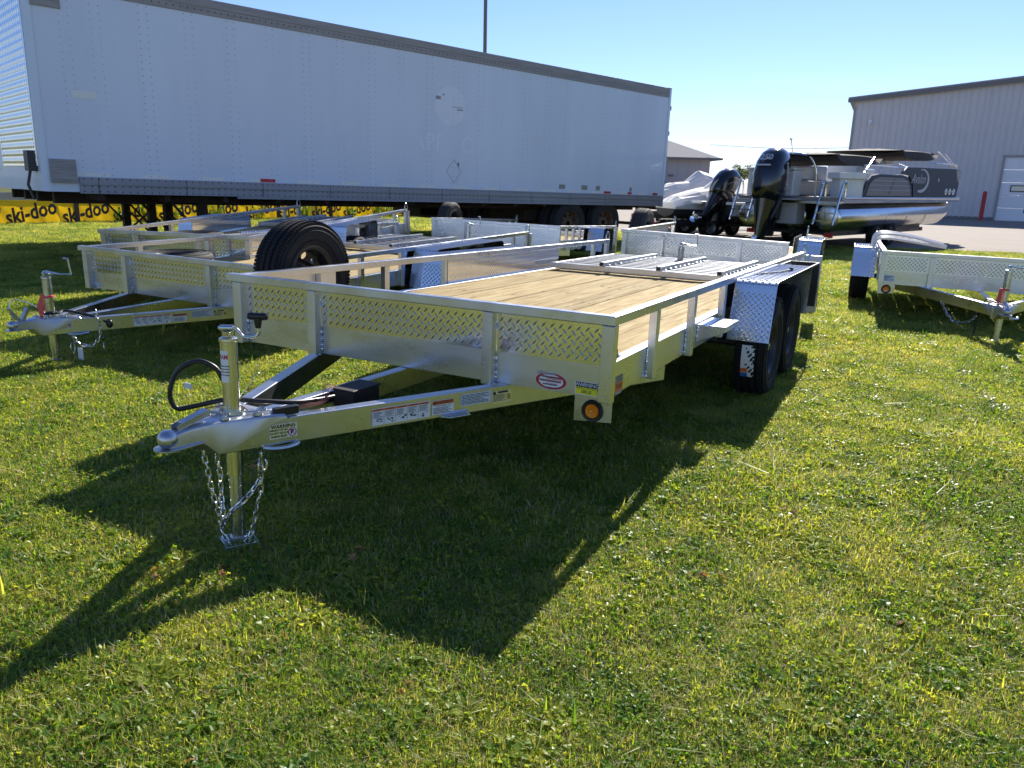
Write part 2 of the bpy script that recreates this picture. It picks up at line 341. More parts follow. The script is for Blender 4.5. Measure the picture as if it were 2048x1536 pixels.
s2 = N.new('ShaderNodeVectorMath'); s2.operation = 'SCALE'; K(r1.outputs[0], s2.inputs[0]); K(r2.outputs[0], s2.inputs['Scale']); K(s2.outputs[0], b.inputs['Base Color'])
b.inputs['Roughness'].default_value = .95; b.inputs['Specular IOR Level'].default_value = .1
bp = N.new('ShaderNodeBump'); bp.inputs['Strength'].default_value = .8; bp.inputs['Distance'].default_value = .03; K(n1.outputs['Fac'], bp.inputs['Height']); K(bp.outputs[0], b.inputs['Normal'])
M['soil'] = m
tag(g.build('ground', 'soil', fixn=False), kind='structure')

# paved lot behind the lawn
LOT = [(4.3, 20.6), (9.5, 19.4), (22, 17.0), (60, 12), (260, 60), (260, 300), (-30, 300), (-9, 60), (2, 27)]
g = G(); g.prism(LOT, .05, Matrix.Translation((0, 0, -.02)))
tag(g.build('paved_lot', 'concrete'), kind='structure')
def on_lot(x, y):
    c = False; n = len(LOT)
    for i in range(n):
        x1, y1 = LOT[i]; x2, y2 = LOT[(i + 1) % n]
        if (y1 > y) != (y2 > y) and x < (x2 - x1) * (y - y1) / (y2 - y1) + x1: c = not c
    return c

# ------------------------------------------------------------ wheels
def tyre_prof(r, wd, rim, groove=True):
    h = wd / 2; p = [(rim, -h * .78), (rim + .02, -h * .93), (rim + (r - rim) * .45, -h * 1.0), (r - .045, -h * .96), (r - .018, -h * .86), (r - .006, -h * .74)]
    if groove:
        for c in (-.42, 0.0, .42):
            gw = .035
            p += [(r - .001, h * (c - gw - .06)), (r - .012, h * (c - gw)), (r - .012, h * (c + gw)), (r - .001, h * (c + gw + .06))]
    else: p += [(r, 0)]
    p += [(r - .006, h * .74), (r - .018, h * .86), (r - .045, h * .96), (rim + (r - rim) * .45, h), (rim + .02, h * .93), (rim, h * .78)]
    return p
_cache = {}
def tyre_mesh(r, wd, rim, n=56, mt='rubber', detail=False):
    k = ('ty', r, wd, rim, n, mt, detail)
    if k in _cache: return _cache[k]
    g = G(); g.lathe(tyre_prof(r, wd, rim), n)
    for rr in (rim + (r - rim) * .22, rim + (r - rim) * .62, rim + (r - rim) * .8):     # raised sidewall rings
        for s_ in (-1, 1):
            z = s_ * wd / 2 * .985
            g.lathe([(rr - .004, z), (rr, z + s_ * .004), (rr + .004, z)], n)
    if detail:                                                                            # shoulder and centre blocks
        h = wd / 2
        for k_ in range(88):
            a = 2 * PI * k_ / 88
            for s_ in (-1, 1):
                mt_ = Matrix.Rotation(a, 4, 'Z')
                g.box((r - .014, -.0085, s_ * h * .60), (r + .0008, .0085, s_ * h * .80), mt_)
                g.box((r - .030, -.0085, s_ * h * .80), (r - .010, .0085, s_ * h * .945), mt_)
            for z0, z1 in ((-.37, -.06), (.06, .37)):
                g.box((r - .010, -.0105, h * z0), (r + .0025, .0095, h * z1), Matrix.Rotation(a + .012, 4, 'Z'))
    _cache[k] = g.mesh('tyre', mt); return _cache[k]
def rim_mesh(rim, wd, holes=8, mt='blackm', dish=.35):
    k = ('rim', rim, wd, mt, dish)
    if k in _cache: return _cache[k]
    h = wd / 2; g = G()
    g.lathe([(rim + .008, -h * .80), (rim + .008, -h * .74), (rim - .012, -h * .68), (rim - .02, -h * .3), (rim - .035, -h * .1), (rim - .035, h * .2), (rim - .012, h * .68), (rim + .008, h * .74), (rim + .008, h * .80), (rim - .004, h * .80), (rim - .018, h * .66), (rim - .04, h * .2), (rim - .04, -h * .1), (rim - .026, -h * .66), (rim - .004, -h * .80), (rim + .008, -h * .80)], 48)
    # pierced disc
    cu = bpy.data.curves.new('c', 'CURVE'); cu.dimensions = '2D'; cu.fill_mode = 'BOTH'; cu.extrude = .003
    def circ(cx, cy, r, n=20):
        sp_ = cu.splines.new('POLY'); sp_.points.add(n - 1); sp_.use_cyclic_u = True
        for i in range(n): sp_.points[i].co = (cx + r * math.cos(2 * PI * i / n), cy + r * math.sin(2 * PI * i / n), 0, 1)
    circ(0, 0, rim - .036, 48); circ(0, 0, rim * .20, 20)
    for i in range(holes): a = 2 * PI * (i + .5) / holes; circ(math.cos(a) * rim * .66, math.sin(a) * rim * .66, rim * .125, 14)
    for i in range(5): a = 2 * PI * i / 5 + .3; circ(math.cos(a) * rim * .36, math.sin(a) * rim * .36, .008, 8)
    o = bpy.data.objects.new('c', cu); C.objects.link(o); me = bpy.data.meshes.new_from_object(o.evaluated_get(bpy.context.evaluated_depsgraph_get())); bpy.data.objects.remove(o)
    vs = []
    for v in me.vertices:
        rr = math.hypot(v.co.x, v.co.y); f = rr / (rim - .036)
        vs.append((v.co.x, v.co.y, v.co.z + h * dish * (.35 + .65 * math.cos(max(0, f - .4) / .6 * PI) if f > .4 else 1.0) * .6 - .0))
    g.add(vs, [tuple(p.vertices) for p in me.polygons])
    _cache[k] = g.mesh('rim', mt, fixn=True); return _cache[k]
def hub_mesh():
    if 'hub' in _cache: return _cache['hub']
    g = G(); g.lathe([(0, .07), (.016, .07), (.03, .062), (.034, .0), (.034, -.03)], 16)
    for i in range(5):
        a = 2 * PI * i / 5 + .3; g.lathe([(0, .045), (.009, .042), (.011, .02), (.011, 0)], 6, Matrix.Translation((.06 * math.cos(a), .06 * math.sin(a), 0)))
    _cache['hub'] = g.mesh('hub', 'zinc'); return _cache['hub']
def wheel(parent, c, axis=(0, -1, 0), r=.345, wd=.205, rim=.192, name='wheel', mt='rubber', rimmt='blackm', detail=False, spin=0, holes=8, hub=True, up=(0, 0, 1)):
    z = Vector(axis).normalized(); x = Vector(up).cross(z).normalized(); y = z.cross(x)
    mtx = Matrix(((x.x, y.x, z.x, c[0]), (x.y, y.y, z.y, c[1]), (x.z, y.z, z.z, c[2]), (0, 0, 0, 1))) @ Matrix.Rotation(spin, 4, 'Z')
    o = link(name, tyre_mesh(r, wd, rim, mt=mt, detail=detail), parent, 0, mtx); o2 = link('rim', rim_mesh(rim, wd, holes, rimmt), o)
    if hub: link('hub', hub_mesh(), o)
    return o
def chain(parent, pts, pitch=.0235, wire=.0034, name='safety_chain', rot0=0, part=True, mt='zinc', wd=None):
    """hanging chain: one link object each, along a polyline"""
    P = [Vector(p) for p in pts]; seg = [(P[i + 1] - P[i]).length for i in range(len(P) - 1)]; tot = sum(seg); n = max(2, int(tot / pitch))
    k = ('lk', pitch, wire, mt)
    if k not in _cache:
        L_ = pitch / 2 + wire * .95; W_ = wire * 2.15; path = []
        for i in range(7): a = -PI / 2 + PI * i / 6; path.append((L_ - W_ + W_ * math.cos(a), W_ * math.sin(a), 0))
        for i in range(7): a = PI / 2 + PI * i / 6; path.append((-L_ + W_ + W_ * math.cos(a), W_ * math.sin(a), 0))
        g = G(); g.tube(path, wire, 5, closed=True); _cache[k] = g.mesh('link', mt)
    root = bpy.data.objects.new(name, None); C.objects.link(root); root.empty_display_size = .02
    if parent is not None: root.parent = parent
    def at(s):
        for i, l in enumerate(seg):
            if s <= l or i == len(seg) - 1: return P[i] + (P[i + 1] - P[i]) * (s / l)
            s -= l
    rr = random.Random(n)
    for i in range(n):
        a, b_ = at((i + .02) * tot / n), at((i + .98) * tot / n); d = (b_ - a).normalized(); c = (a + b_) / 2
        ref = Vector((.3, .9, .1)); y = (ref - d * ref.dot(d)).normalized(); tw = (PI / 2 if i % 2 else 0) + rot0 + rr.uniform(-.35, .35)
        z = d.cross(y); yy = y * math.cos(tw) + z * math.sin(tw)
        link('link', _cache[k], root, 0, frame(c, d, yy))
    return root
def smooth_path(pts, n=6):
    P = [Vector(p) for p in pts]; out = []
    for i in range(len(P) - 1):
        p0, p1, p2, p3 = P[max(i - 1, 0)], P[i], P[i + 1], P[min(i + 2, len(P) - 1)]
        for k in range(n):
            t_ = k / n; out.append(.5 * ((2 * p1) + (p2 - p0) * t_ + (2 * p0 - 5 * p1 + 4 * p2 - p3) * t_ ** 2 + (3 * p1 - p0 - 3 * p2 + p3) * t_ ** 3))
    out.append(P[-1]); return out
def weld(parent, p, q, r=.0055, name='weld_bead'):
    p, q = Vector(p), Vector(q); n = max(3, int((q - p).length / .0035)); rr = random.Random(int(p.x * 1000 + q.z * 77))
    jit = Vector((.001, .001, 0))
    pts = [p.lerp(q, i / n) + jit * rr.uniform(-.6, .6) for i in range(n + 1)]; rad = [r * (.75 + .35 * (i % 3 == 0) + rr.uniform(-.08, .08)) for i in range(n + 1)]
    g = G(); g.tube(pts, rad, 6); return g.build(name, 'weld', parent, sharp=25)

# ------------------------------------------------------------ the utility trailer
HT, HF = .372, .152
def sticker(parent, o, ex, ey, w_, h_, base='white', name='sticker'):
    f = frame(o, ex, ey); g = G(); rect(g, 0, 0, w_, h_, 0); s = g.build(name, base, parent, mtx=f); return s
def front_stickers(t):
    """the near trailer's own print"""
    def lab(nm, s, g, mt): return g.build(nm, mt, s, fixn=False)
    # oval maker's decal
    s = bpy.data.objects.new('x', None)
    g = G(); disc(g, 0, 0, .078, 0, 32, .040); s = g.build('decal', 'white', t, mtx=frame((.0485, .300, .047), (0, -1, 0), (0, 0, 1)))
    g = G(); ring(g, 0, 0, .060, .0755, .0006, 32, .50); g2 = G()
    g.build('decal_ring', 'decalred', s, fixn=False)
    g = G(); rect(g, -.045, .014, .052, .022); rect(g, -.058, -.002, .05, .005); rect(g, -.04, -.019, .03, -.013); g.build('stripe', 'trim', s, fixn=False)
    g = G(); letters(g, 'TRAILERS', .019, .012, .014, .0014, bold=.02); letters(g, 'lakewoodtrailers.com', .0115, 0, 0, .0014, bold=.02); letters(g, '715 276 3911', .0105, .006, -.012, .0014, bold=.01)
    g.build('lettering', 'decalred', s, fixn=False)
    g = G(); letters(g, 'Lakewood', .021, -.024, .034, .0010, bold=.05, font_shear=.1); g.build('lettering_outline', 'white', s, fixn=False)
    g = G(); letters(g, 'Lakewood', .021, -.024, .034, .0018, font_shear=.1); letters(g, 'Lakewood, WI', .011, .014, -.0275, .0018); g.build('lettering', 'ink', s, fixn=False)
    # load limit
    s = sticker(t, (.0485, .183, .008), (0, -1, 0), (0, 0, 1), .110, .060)
    g = G(); rect(g, .003, .034, .107, .057); g.build('black_band', 'ink', s, fixn=False)
    g = G(); rect(g, .003, .003, .107, .034); g.build('yellow_field', 'yellow', s, fixn=False)
    g = G(); letters(g, 'WARNING', .023, .055, .0455, .0014, bold=.01); g.build('lettering', 'white', s, fixn=False)
    g = G(); letters(g, 'THE GVWR MAX LOAD CAPACITY IS', .0088, .055, .0285, .0014, xs=.72); letters(g, '5000 LBS', .020, .055, .0145, .0014, xs=.62, bold=.01); g.build('lettering', 'ink', s, fixn=False)
    # unit card
    s = sticker(t, (.0485, 2.225, .006), (0, -1, 0), (0, 0, 1), .085, .042, 'bluegrey')
    g = G(); letters(g, '9X14 SP', .017, .055, .033, .0014); letters(g, 'UNIT#', .012, .018, .014, .0014); letters(g, '4268', .024, .060, .014, .0014, xs=.8); rect(g, .002, .0005, .083, .002); g.build('lettering', 'ink', s, fixn=False)
    # side of the frame
    s = sticker(t, (.10, .0385, -.005), (1, 0, 0), (0, 0, 1), .15, .085, 'trim')
    g = G(); rect(g, .0, .015, .15, .055); g.build('orange_band', 'orange', s, fixn=False)
    g = G(); letters(g, 'FACTORY', .034, .075, .036, .0014, bold=.01); g.build('lettering', 'ink', s, fixn=False)
    g = G(); letters(g, 'VEHICLES', .017, .10, .008, .0014); letters(g, 'BY THE', .015, .04, .070, .0014); g.build('lettering', 'bluegrey', s, fixn=False)
    s = sticker(t, (.075, .0385, .098), (1, 0, 0), (0, 0, 1), .05, .035, 'cream')
    g = G(); letters(g, 'GC', .03, .025, .018, .0014, bold=.03); g.build('lettering', 'ink', s, fixn=False)
def tongue_stickers(t, near=True, cv=1.1, W=2.2):
    d = Vector((.90819, -.41856, 0)); n = Vector((-.41856, -.90819, 0)); o0 = Vector((0, cv - .567, 0)) + n * .0012
    # plane point at distance s from u=0 along d
    def P(s, z): return o0 + d * s + Vector((0, 0, z))
    L_ = lambda u: u / .90819
    s = sticker(t, P(L_(-.581), -.091), d, (0, 0, 1), .275, .072)
    go, gi = G(), G()
    for k in range(5):
        x = .004 + k * .0538; rect(go, x, .060, x + .051, .069); 
        label_lines(gi, x + .004, x + .048, .034, .058, 6, .0012, k); rr = random.Random(k)
        for j in range(6):
            a, b_ = x + rr.uniform(.008, .038), rr.uniform(.007, .026); gi.add([(a, b_, .0012), (a + .012, b_ + rr.uniform(-.006, .006), .0012), (a + .012, b_ + .004, .0012), (a + .003, b_ + .003, .0012)], [(0, 1, 2, 3)])
        rect(gi, x - .0022, .003, x - .0012, .069, .0012); letters(gi, 'WARNING', .0075, x + .028, .0645, .0016)
    rect(gi, .002, .031, .273, .032, .0012)
    go.build('orange_band', 'orange', s, fixn=False); gi.build('lettering', 'ink', s, fixn=False)
    s = sticker(t, P(L_(-.322), -.088), d, (0, 0, 1), .110, .064)
    g = G(); rect(g, .002, .044, .108, .062); g.build('orange_band', 'orange', s, fixn=False)
    g = G(); letters(g, 'WARNING', .020, .061, .053, .0014, bold=.01); g.add([(.004, .046, .0014), (.018, .046, .0014), (.011, .060, .0014)], [(0, 1, 2)]); letters(g, 'CHECK WHEEL LUGS', .0085, .055, .038, .0014); label_lines(g, .006, .104, .004, .032, 5, .0012, 9); g.build('lettering', 'ink', s, fixn=False)
    s = sticker(t, P(L_(-.190), -.068), d, (0, 0, 1), .165, .054, 'bluegrey')
    g = G(); label_lines(g, .005, .16, .004, .050, 7, .0012, 21); g.build('lettering', 'ink', s, fixn=False)
    s = sticker(t, P(L_(-.036), -.078), d, (0, 0, 1), .108, .056, 'cream')
    g = G(); disc(g, .013, .046, .008, .0012, 14); rect(g, .032, .044, .088, .053, .0012); label_lines(g, .006, .08, .006, .040, 7, .0012, 5); g.build('lettering', 'ink', s, fixn=False)
    g = G(); rect(g, .085, .010, .103, .036, .0012); g.build('hologram', 'gold', s, fixn=False)
def warning_p(t, o, d, near=True):
    s = sticker(t, o, d, (0, 0, 1), .106, .056, 'white')
    g = G(); rect(g, .002, .002, .070, .054); rect(g, .070, .036, .104, .054); g.build('yellow_field', 'cream', s, fixn=False)
    g = G(); letters(g, 'WARNING', .0195, .053, .0455, .0014, bold=.03); letters(g, 'EMERGENCY USE ONLY', .0098, .036, .0325, .0014, xs=.66, bold=.03)
    letters(g, 'DO NOT USE AS A', .0118, .036, .0205, .0014, xs=.70, bold=.03); letters(g, 'PARKING BRAKE', .0118, .036, .0080, .0014, xs=.70, bold=.03); letters(g, 'P', .024, .087, .019, .0014, bold=.05)
    g.build('lettering', 'ink', s, fixn=False)
    g = G(); ring(g, .087, .019, .0135, .0168, .0018); g.add([(.075, .029, .0018), (.0765, .0305, .0018), (.099, .009, .0018), (.0975, .0075, .0018)], [(0, 1, 2, 3)]); g.build('ban_ring', 'decalred', s, fixn=False)

def hookU(parent, u, v, w0, mt='zinc'):
    g = G(); pts = [(u - .045, v, w0)] + [(u - .045 * math.cos(PI * i / 8), v, w0 + .055 + .045 * math.sin(PI * i / 8)) for i in range(9)] + [(u + .045, v, w0)]
    g.tube(pts, .007, 7); return g.build('gate_hook', mt, parent)

def trailer(label, X0, Y0, yaw, Zb, sl, st, W, L, opts, name='utility_trailer'):
    u_ = Vector((math.sin(yaw), math.cos(yaw), sl)).normalized(); v_ = Vector((-math.cos(yaw), math.sin(yaw), st)); v_ = (v_ - u_ * u_.dot(v_)).normalized(); w_ = u_.cross(v_)
    mtx = Matrix(((u_.x, v_.x, w_.x, X0), (u_.y, v_.y, w_.y, Y0), (u_.z, v_.z, w_.z, Zb), (0, 0, 0, 1)))
    t = thing(name, mtx, label, 'trailer', 'aluminium utility trailers parked on the lawn')
    T = .05; near = opts.get('near', False); cv = W / 2; bev = .0025 if near else .002
    def ground_w(u, v):     # local height of the ground plane
        p = mtx @ Vector((u, v, 0)); return -p.z
    # ---- frame
    G().box((.05, .0405, 0), (L, .095, HF)).build('frame_rail', 'alu2', t, bev)
    G().box((.05, W - .095, 0), (L, W - .0405, HF)).build('frame_rail', 'alu2', t, bev)
    G().box((.050, .096, .0015), (.10, W - .096, HF - .002)).build('front_channel', 'alu2', t, bev)
    G().box((.0501, .0407, .0006), (.051, W - .0407, HF - .0006)).build('front_face_plate', 'alu2', t)
    G().box((L - .06, .096, .0015), (L, W - .096, HF - .003)).build('rear_channel', 'alu2', t, bev)
    for k in range(1, int(L / .6)):
        G().box((k * .6, .096, .02), (k * .6 + .04, W - .096, HF - .045)).build('crossmember', 'alud', t)
    # ---- front rail, posts, tread plates
    ov = opts.get('over', .03)
    g = G(); g.box((0, 0, HT - .042), (T, W + ov, HT)); g.build('front_rail', 'alu', t, bev + .001)
    fp = opts.get('front_posts', [.606 / 2.2 * W, 1.644 / 2.2 * W]); pw = .052
    edges = []
    G().box((0, .0, -.002), (.0498, .058, HT - .0425)).build('front_post', 'alu', t, bev)
    G().box((0, W - .058, -.002), (.0498, W, HT - .0425)).build('front_post', 'alu', t, bev)
    for c in fp: G().box((0, c - pw / 2, -.004), (.0498, c + pw / 2, HT - .0425)).build('front_post', 'alu', t, bev)
    spans = [.058] + sum([[c - pw / 2, c + pw / 2] for c in fp], []) + [W - .058]
    for k in range(0, len(spans), 2):
        a, b_ = spans[k], spans[k + 1]
        pl = G().box((.046, a + .001, HF - .004), (.0496, b_ - .001, HT - .043)).build('tread_plate', opts.get('pmat', 'plate'), t)
        lg = G(); lugs(lg, (.046, b_ - .002, HF - .002), (0, -1, 0), (0, 0, 1), b_ - a - .004, HT - .043 - HF, .0295, .0355, .0090, opts.get('lugh', .0032))
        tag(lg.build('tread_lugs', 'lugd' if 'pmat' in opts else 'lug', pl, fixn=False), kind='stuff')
    if opts.get('welds', True):
        for c in fp:
            weld(t, (.046, c - pw / 2 - .003, .004), (.046, c - pw / 2 - .003, HF - .004)); weld(t, (.030, c - pw / 2 - .01, -.003), (.030, c + pw / 2 + .01, -.003), .006)
            weld(t, (.044, c - pw / 2 - .003, HF + .10), (.044, c - pw / 2 - .003, HF + .13))
        weld(t, (.046, .061, .004), (.046, .061, HF - .004), .0065); weld(t, (.046, W - .061, .004), (.046, W - .061, HF - .004))
    # ---- side rails and posts
    rp = opts.get('right_posts', [.60, 1.27, 1.98]); lp = opts.get('left_posts', rp)
    for side, posts in ((0, rp), (1, lp)):
        y0, y1 = (0, T) if side == 0 else (W - T, W); pe = 0 if side == 0 else W
        if not (opts.get('norail') and side == 0): G().box((T + .0005, y0 + .0005, HT - .041), (L, y1 - .0005, HT - .0005)).build('side_rail', 'alu', t, bev + .001)
        rear = [L - .45, L - .055]
        for c in ([] if opts.get('norail') and side == 0 else posts + rear):
            yy0, yy1 = (0.001, .040) if side == 0 else (W - .040, W - .001)
            G().box((c, yy0, -.005), (c + .052, yy1, HT - .0415)).build('side_post', 'alu', t, bev)
            if opts.get('welds', True) and side == 0 and c < 2.2:
                weld(t, (c - .003, .036, .006), (c - .003, .036, HF - .008), .0055)
                weld(t, (c + .055, .036, .006), (c + .055, .036, HF - .008), .004)
        f0, f1 = opts['fender']
        # tall inner tread plate beside the wheel
        yy = .042 if side == 0 else W - .042 - .004
        pl = G().box((f0 - .02, yy, HF), (f1 + (.25 if side else .08), yy + .004, HT + .001)).build('inner_tread_plate', 'plate', t)
        lg = G(); ln = f1 - f0 + (.27 if side else .1)
        if side == 1: lugs(lg, (f0 - .02, yy, HF), (1, 0, 0), (0, 0, 1), ln, HT - HF, .026, .031, .0078, .0028)
        else: lugs(lg, (f0 - .02 + ln, yy + .004, HF), (-1, 0, 0), (0, 0, 1), ln, HT - HF, .026, .031, .0078, .0028)
        tag(lg.build('tread_lugs', 'lug', pl, fixn=False), kind='stuff')
        # fender: bent tread plate over the wheels
        s_ = -1 if side == 0 else 1; ya = 0.0 if side == 0 else W; yb = ya + s_ * .27; top = opts.get('ftop', .352)
        prof = [(f0 + .03, -.035), (f0 + .115, top - .07), (f0 + .128, top - .028), (f0 + .155, top - .006), (f0 + .19, top), (f1 - .09, top), (f1 - .045, top - .006), (f1 - .012, top - .028), (f1, top - .07), (f1 - .03, -.035)]
        ring_o = prof; ring_i = [(x + (.004 if x < (f0 + f1) / 2 else -.004), z - .004) for x, z in prof]
        g = G(); n = len(prof); vs = []
        for (x, z), (xi, zi) in zip(ring_o, ring_i): vs += [(x, ya, z), (x, yb, z), (xi, yb, zi), (xi, ya, zi)]
        fs = []
        for i in range(n - 1):
            for k in range(4): fs.append((i * 4 + k, i * 4 + (k + 1) % 4, (i + 1) * 4 + (k + 1) % 4, (i + 1) * 4 + k))
        fs += [(0, 1, 2, 3), ((n - 1) * 4 + 3, (n - 1) * 4 + 2, (n - 1) * 4 + 1, (n - 1) * 4)]
        g.add(vs, fs, True); fe = g.build('fender', 'fplate', t, sharp=30)
        lg = G(); 
        fx0, fz0, fx1, fz1 = f0 + .03, -.035, f0 + .115, top - .07; ln = math.hypot(fx1 - fx0, fz1 - fz0)
        if side == 0: lugs(lg, (fx0 - .0005, ya, fz0), (0, -1, 0), (fx1 - fx0, 0, fz1 - fz0), .27, ln, .026, .031, .0082, .0032); lugs(lg, (f1 - .07, ya, top), (-1, 0, 0), (0, -1, 0), f1 - f0 - .16, .27, .030, .032, .009, .0045)
        else: lugs(lg, (fx0 - .0005, yb, fz0), (0, -1, 0), (fx1 - fx0, 0, fz1 - fz0), .27, ln, .026, .031, .0082, .0032); lugs(lg, (f1 - .07, yb, top), (-1, 0, 0), (0, -1, 0), f1 - f0 - .16, .27, .030, .032, .009, .0045)
        tag(lg.build('tread_lugs', 'lug', fe, fixn=False), kind='stuff')
        for c in opts['wheels']:
            yc = ya + s_ * .155; gw = ground_w(c, yc) + .345 - .012
            wheel(t, (c, yc, min(gw, top - .36 + .345 - .01) if opts.get('clampw') else gw), (0, s_, 0), rim=.192, detail=near or opts.get('wdetail', False), spin=c)
        hookU(t, L + .0, (.02 if side == 0 else W - .02), HT - .02)
        G().box((L + .002, (-.02 if side == 0 else W - .03), -.24), (L + .045, (.03 if side == 0 else W + .02), HT - .03)).build('rear_post', 'alu', t, bev)
    # axles
    for c in opts['wheels']:
        gw = ground_w(c, cv) + .345; g = G(); g.tube([(c, -.05, min(gw, -.05)), (c, W + .05, min(gw, -.05))], .03, 10); g.build('axle', 'dark', t)
        for yy in (.10, W - .10): G().box((c - .28, yy - .02, -.07), (c + .28, yy + .02, -.04)).build('leaf_spring', 'dark', t)
    # ---- deck
    n = int(round((W - .19) / .184)); bw = (W - .192) / n; d0 = .1; d1 = L - .06
    for k in range(n):
        dz = random.uniform(-.002, .0015)
        G().box((d0 + .002, .096 + k * bw + .002, HF - .040), (d1, .096 + (k + 1) * bw - .0025, HF - .004 + dz)).build('plank', 'plank', t, .002)
    if near:
        g = G()
        for k in range(n):
            for u in (.62, 1.82, 3.02, 5.1):
                for dv in (.035, .145): g.lathe([(0, .0006), (.005, .0006), (.0055, 0)], 6, Matrix.Translation((u, .098 + k * bw + dv, HF - .0022)))
        tag(g.build('deck_screws', 'dark', t), kind='stuff')
    # ---- ramp gate folded flat on the deck
    if opts.get('gate', True):
        ga, gb = opts.get('gate_u', (3.72, L - .12)); zz = HF + .018; v0, v1 = .13, W - .13
        gt = bpy.data.objects.new('ramp_gate', None); C.objects.link(gt); gt.parent = t; gt.empty_display_size = .05
        G().box((ga, v0, zz), (ga + .038, v1, zz + .05)).build('gate_frame', 'alu', gt, bev)
        G().box((gb - .038, v0, zz), (gb, v1, zz + .05)).build('gate_frame', 'alu', gt, bev)
        for yy in (v0, v1 - .038): G().box((ga + .039, yy, zz), (gb - .039, yy + .038, zz + .05)).build('gate_frame', 'alu', gt, bev)
        nb = int((gb - ga - .1) / .15)
        for k in range(nb):
            x = ga + .09 + k * .15; g = G(); g.box((x, v0 + .04, zz + .044), (x + .030, v1 - .04, zz + .049)); g.box((x, v0 + .04, zz - .01), (x + .004, v1 - .04, zz + .0435)); g.build('gate_slat', 'slat', gt)
        for fy in (.17, .45, .73):
            yy = v0 + (v1 - v0) * fy; 
            G().box((ga - .015, yy - .0225, zz + .0505), (gb - .05, yy + .0225, zz + .088)).build('gate_tube', 'alu', gt, bev)
            G().box((ga - .0165, yy - .019, zz + .054), (ga - .0151, yy + .019, zz + .085)).build('end_cap', 'black', gt)
            g = G()
            for k in range(nb):
                x = ga + .105 + k * .15; g.sphere((x, yy - .034, zz + .052), .009, 6, 4); g.sphere((x, yy + .034, zz + .052), .009, 6, 4)
            tag(g.build('slat_welds', 'weld', gt), kind='stuff')
    # ---- A-frame tongue
    tl = opts.get('tongue', 1.11); sc = .461
    for s_ in (-1, 1):
        y = lambda u: cv + s_ * (.567 - .0305 - sc * (-u))
        ue = min(1.15, (cv - .09 - .54) / sc) if near else .9
        a = (-tl, y(-tl), -.0525); b_ = (ue, y(ue), -.0525)
        G().beam(a, b_, .055 if s_ > 0 else .0545, .105 if s_ > 0 else .1045).build('tongue_beam', 'alu', t, .004)
    G().box((-tl + .05, cv - .025, -.100), (.9, cv + .025, -.0015)).build('tongue_beam', 'alu', t, .004)
    # coupler
    sec = [(-1.312, .026, .004, -.036), (-1.27, .031, .014, -.037), (-1.225, .037, .019, -.038), (-1.185, .046, .021, -.050), (-1.14, .060, .023, -.098), (-1.10, .074, .023, -.090), (-1.02, .107, .023, -.052), (-.95, .139, .022, -.014), (-.905, .158, .017, -.002), (-.893, .160, .008, -.001)]
    dx = 1.11 - tl
    rings = []
    for u, hw, zt, zb in sec:
        rings.append([(u + dx, cv - hw, zb), (u + dx, cv - hw * .985, zt - .012), (u + dx, cv - hw * .93, zt - .003), (u + dx, cv - hw * .80, zt), (u + dx, cv + hw * .80, zt), (u + dx, cv + hw * .93, zt - .003), (u + dx, cv + hw * .985, zt - .012), (u + dx, cv + hw, zb)])
    g = G(); g.loft(rings)
    g.sphere((-1.302 + dx, cv, -.006), .0345, 24, 14)
    lip = []
    for k in range(25):
        a = PI / 2 + PI * k / 24; lip.append((-1.302 + dx + .047 * math.cos(a), cv + .047 * math.sin(a)))
    lip = [(-1.19 + dx, cv + .052)] + lip + [(-1.19 + dx, cv - .052)]
    g.prism(lip, .006, Matrix.Translation((0, 0, -.042)))
    cpl = g.build('coupler', 'galv', t, .0015, sharp=32)
    m_ = Matrix.Translation((-1.215 + dx, cv + .002, .024)) @ Matrix.Rotation(R(opts.get('latch', 12) * -1), 4, 'Y')
    g = G(); g.box((-.055, -.017, 0), (.085, -.014, .022), m_); g.box((-.055, .014, 0), (.085, .017, .022), m_); g.box((-.03, -.014, .018), (.085, .014, .0215), m_)
    g.build('latch_lever', 'galv', cpl, .001)
    if opts.get('latch', 12) > 40:
        pass
    for du, dv in ((-1.10, -.05), (-1.10, .05), (-.99, -.098), (-.99, .098), (-.935, -.06), (-.935, .075)):
        g = G(); g.lathe([(0, .0035), (.018, .0035), (.018, 0)], 16, Matrix.Translation((du + dx, cv + dv, .0235))); g.lathe([(0, .013), (.008, .0125), (.0095, .011), (.0095, .003)], 6, Matrix.Translation((du + dx, cv + dv, .0235))); g.build('bolt', 'zinc', cpl)
    # jack
    ju, jv = -1.026 + dx, cv - .006; jt = opts.get('jack_top', .30); gw = ground_w(ju, jv) + .020
    g = G(); g.tube([(ju, jv, -.215), (ju, jv, jt)], .0305, 28); g.lathe([(.0, .010), (.022, .010), (.033, .004), (.0335, -.006), (.031, -.008)], 28, Matrix.Translation((ju, jv, jt)))
    g.lathe([(.030, .012), (.046, .012), (.046, 0), (.03, 0)], 24, Matrix.Translation((ju, jv, .024))); g.box((ju - .016, jv - .013, jt + .008), (ju + .016, jv + .013, jt + .030))
    jk = g.build('jack', opts.get('jackmat', 'zincy'), t)
    g = G(); g.tube([(ju, jv, gw), (ju, jv, -.216)], .0255, 24); g.build('inner_tube', 'zinc', jk)
    fm = Matrix.Translation((ju, jv, gw)) @ Matrix.Rotation(R(62), 4, 'Z'); g = G()
    g.box((-.062, -.062, -.004), (.062, .062, .002), fm); g.lathe([(.026, .03), (.033, .028), (.033, 0)], 20, fm)
    for a in range(4): g.box((-.060, -.060, .002), (.060, -.056, .012), fm @ Matrix.Rotation(a * PI / 2, 4, 'Z'))
    g.build('foot_plate', 'zinc', jk)
    # crank
    cz = jt + .040
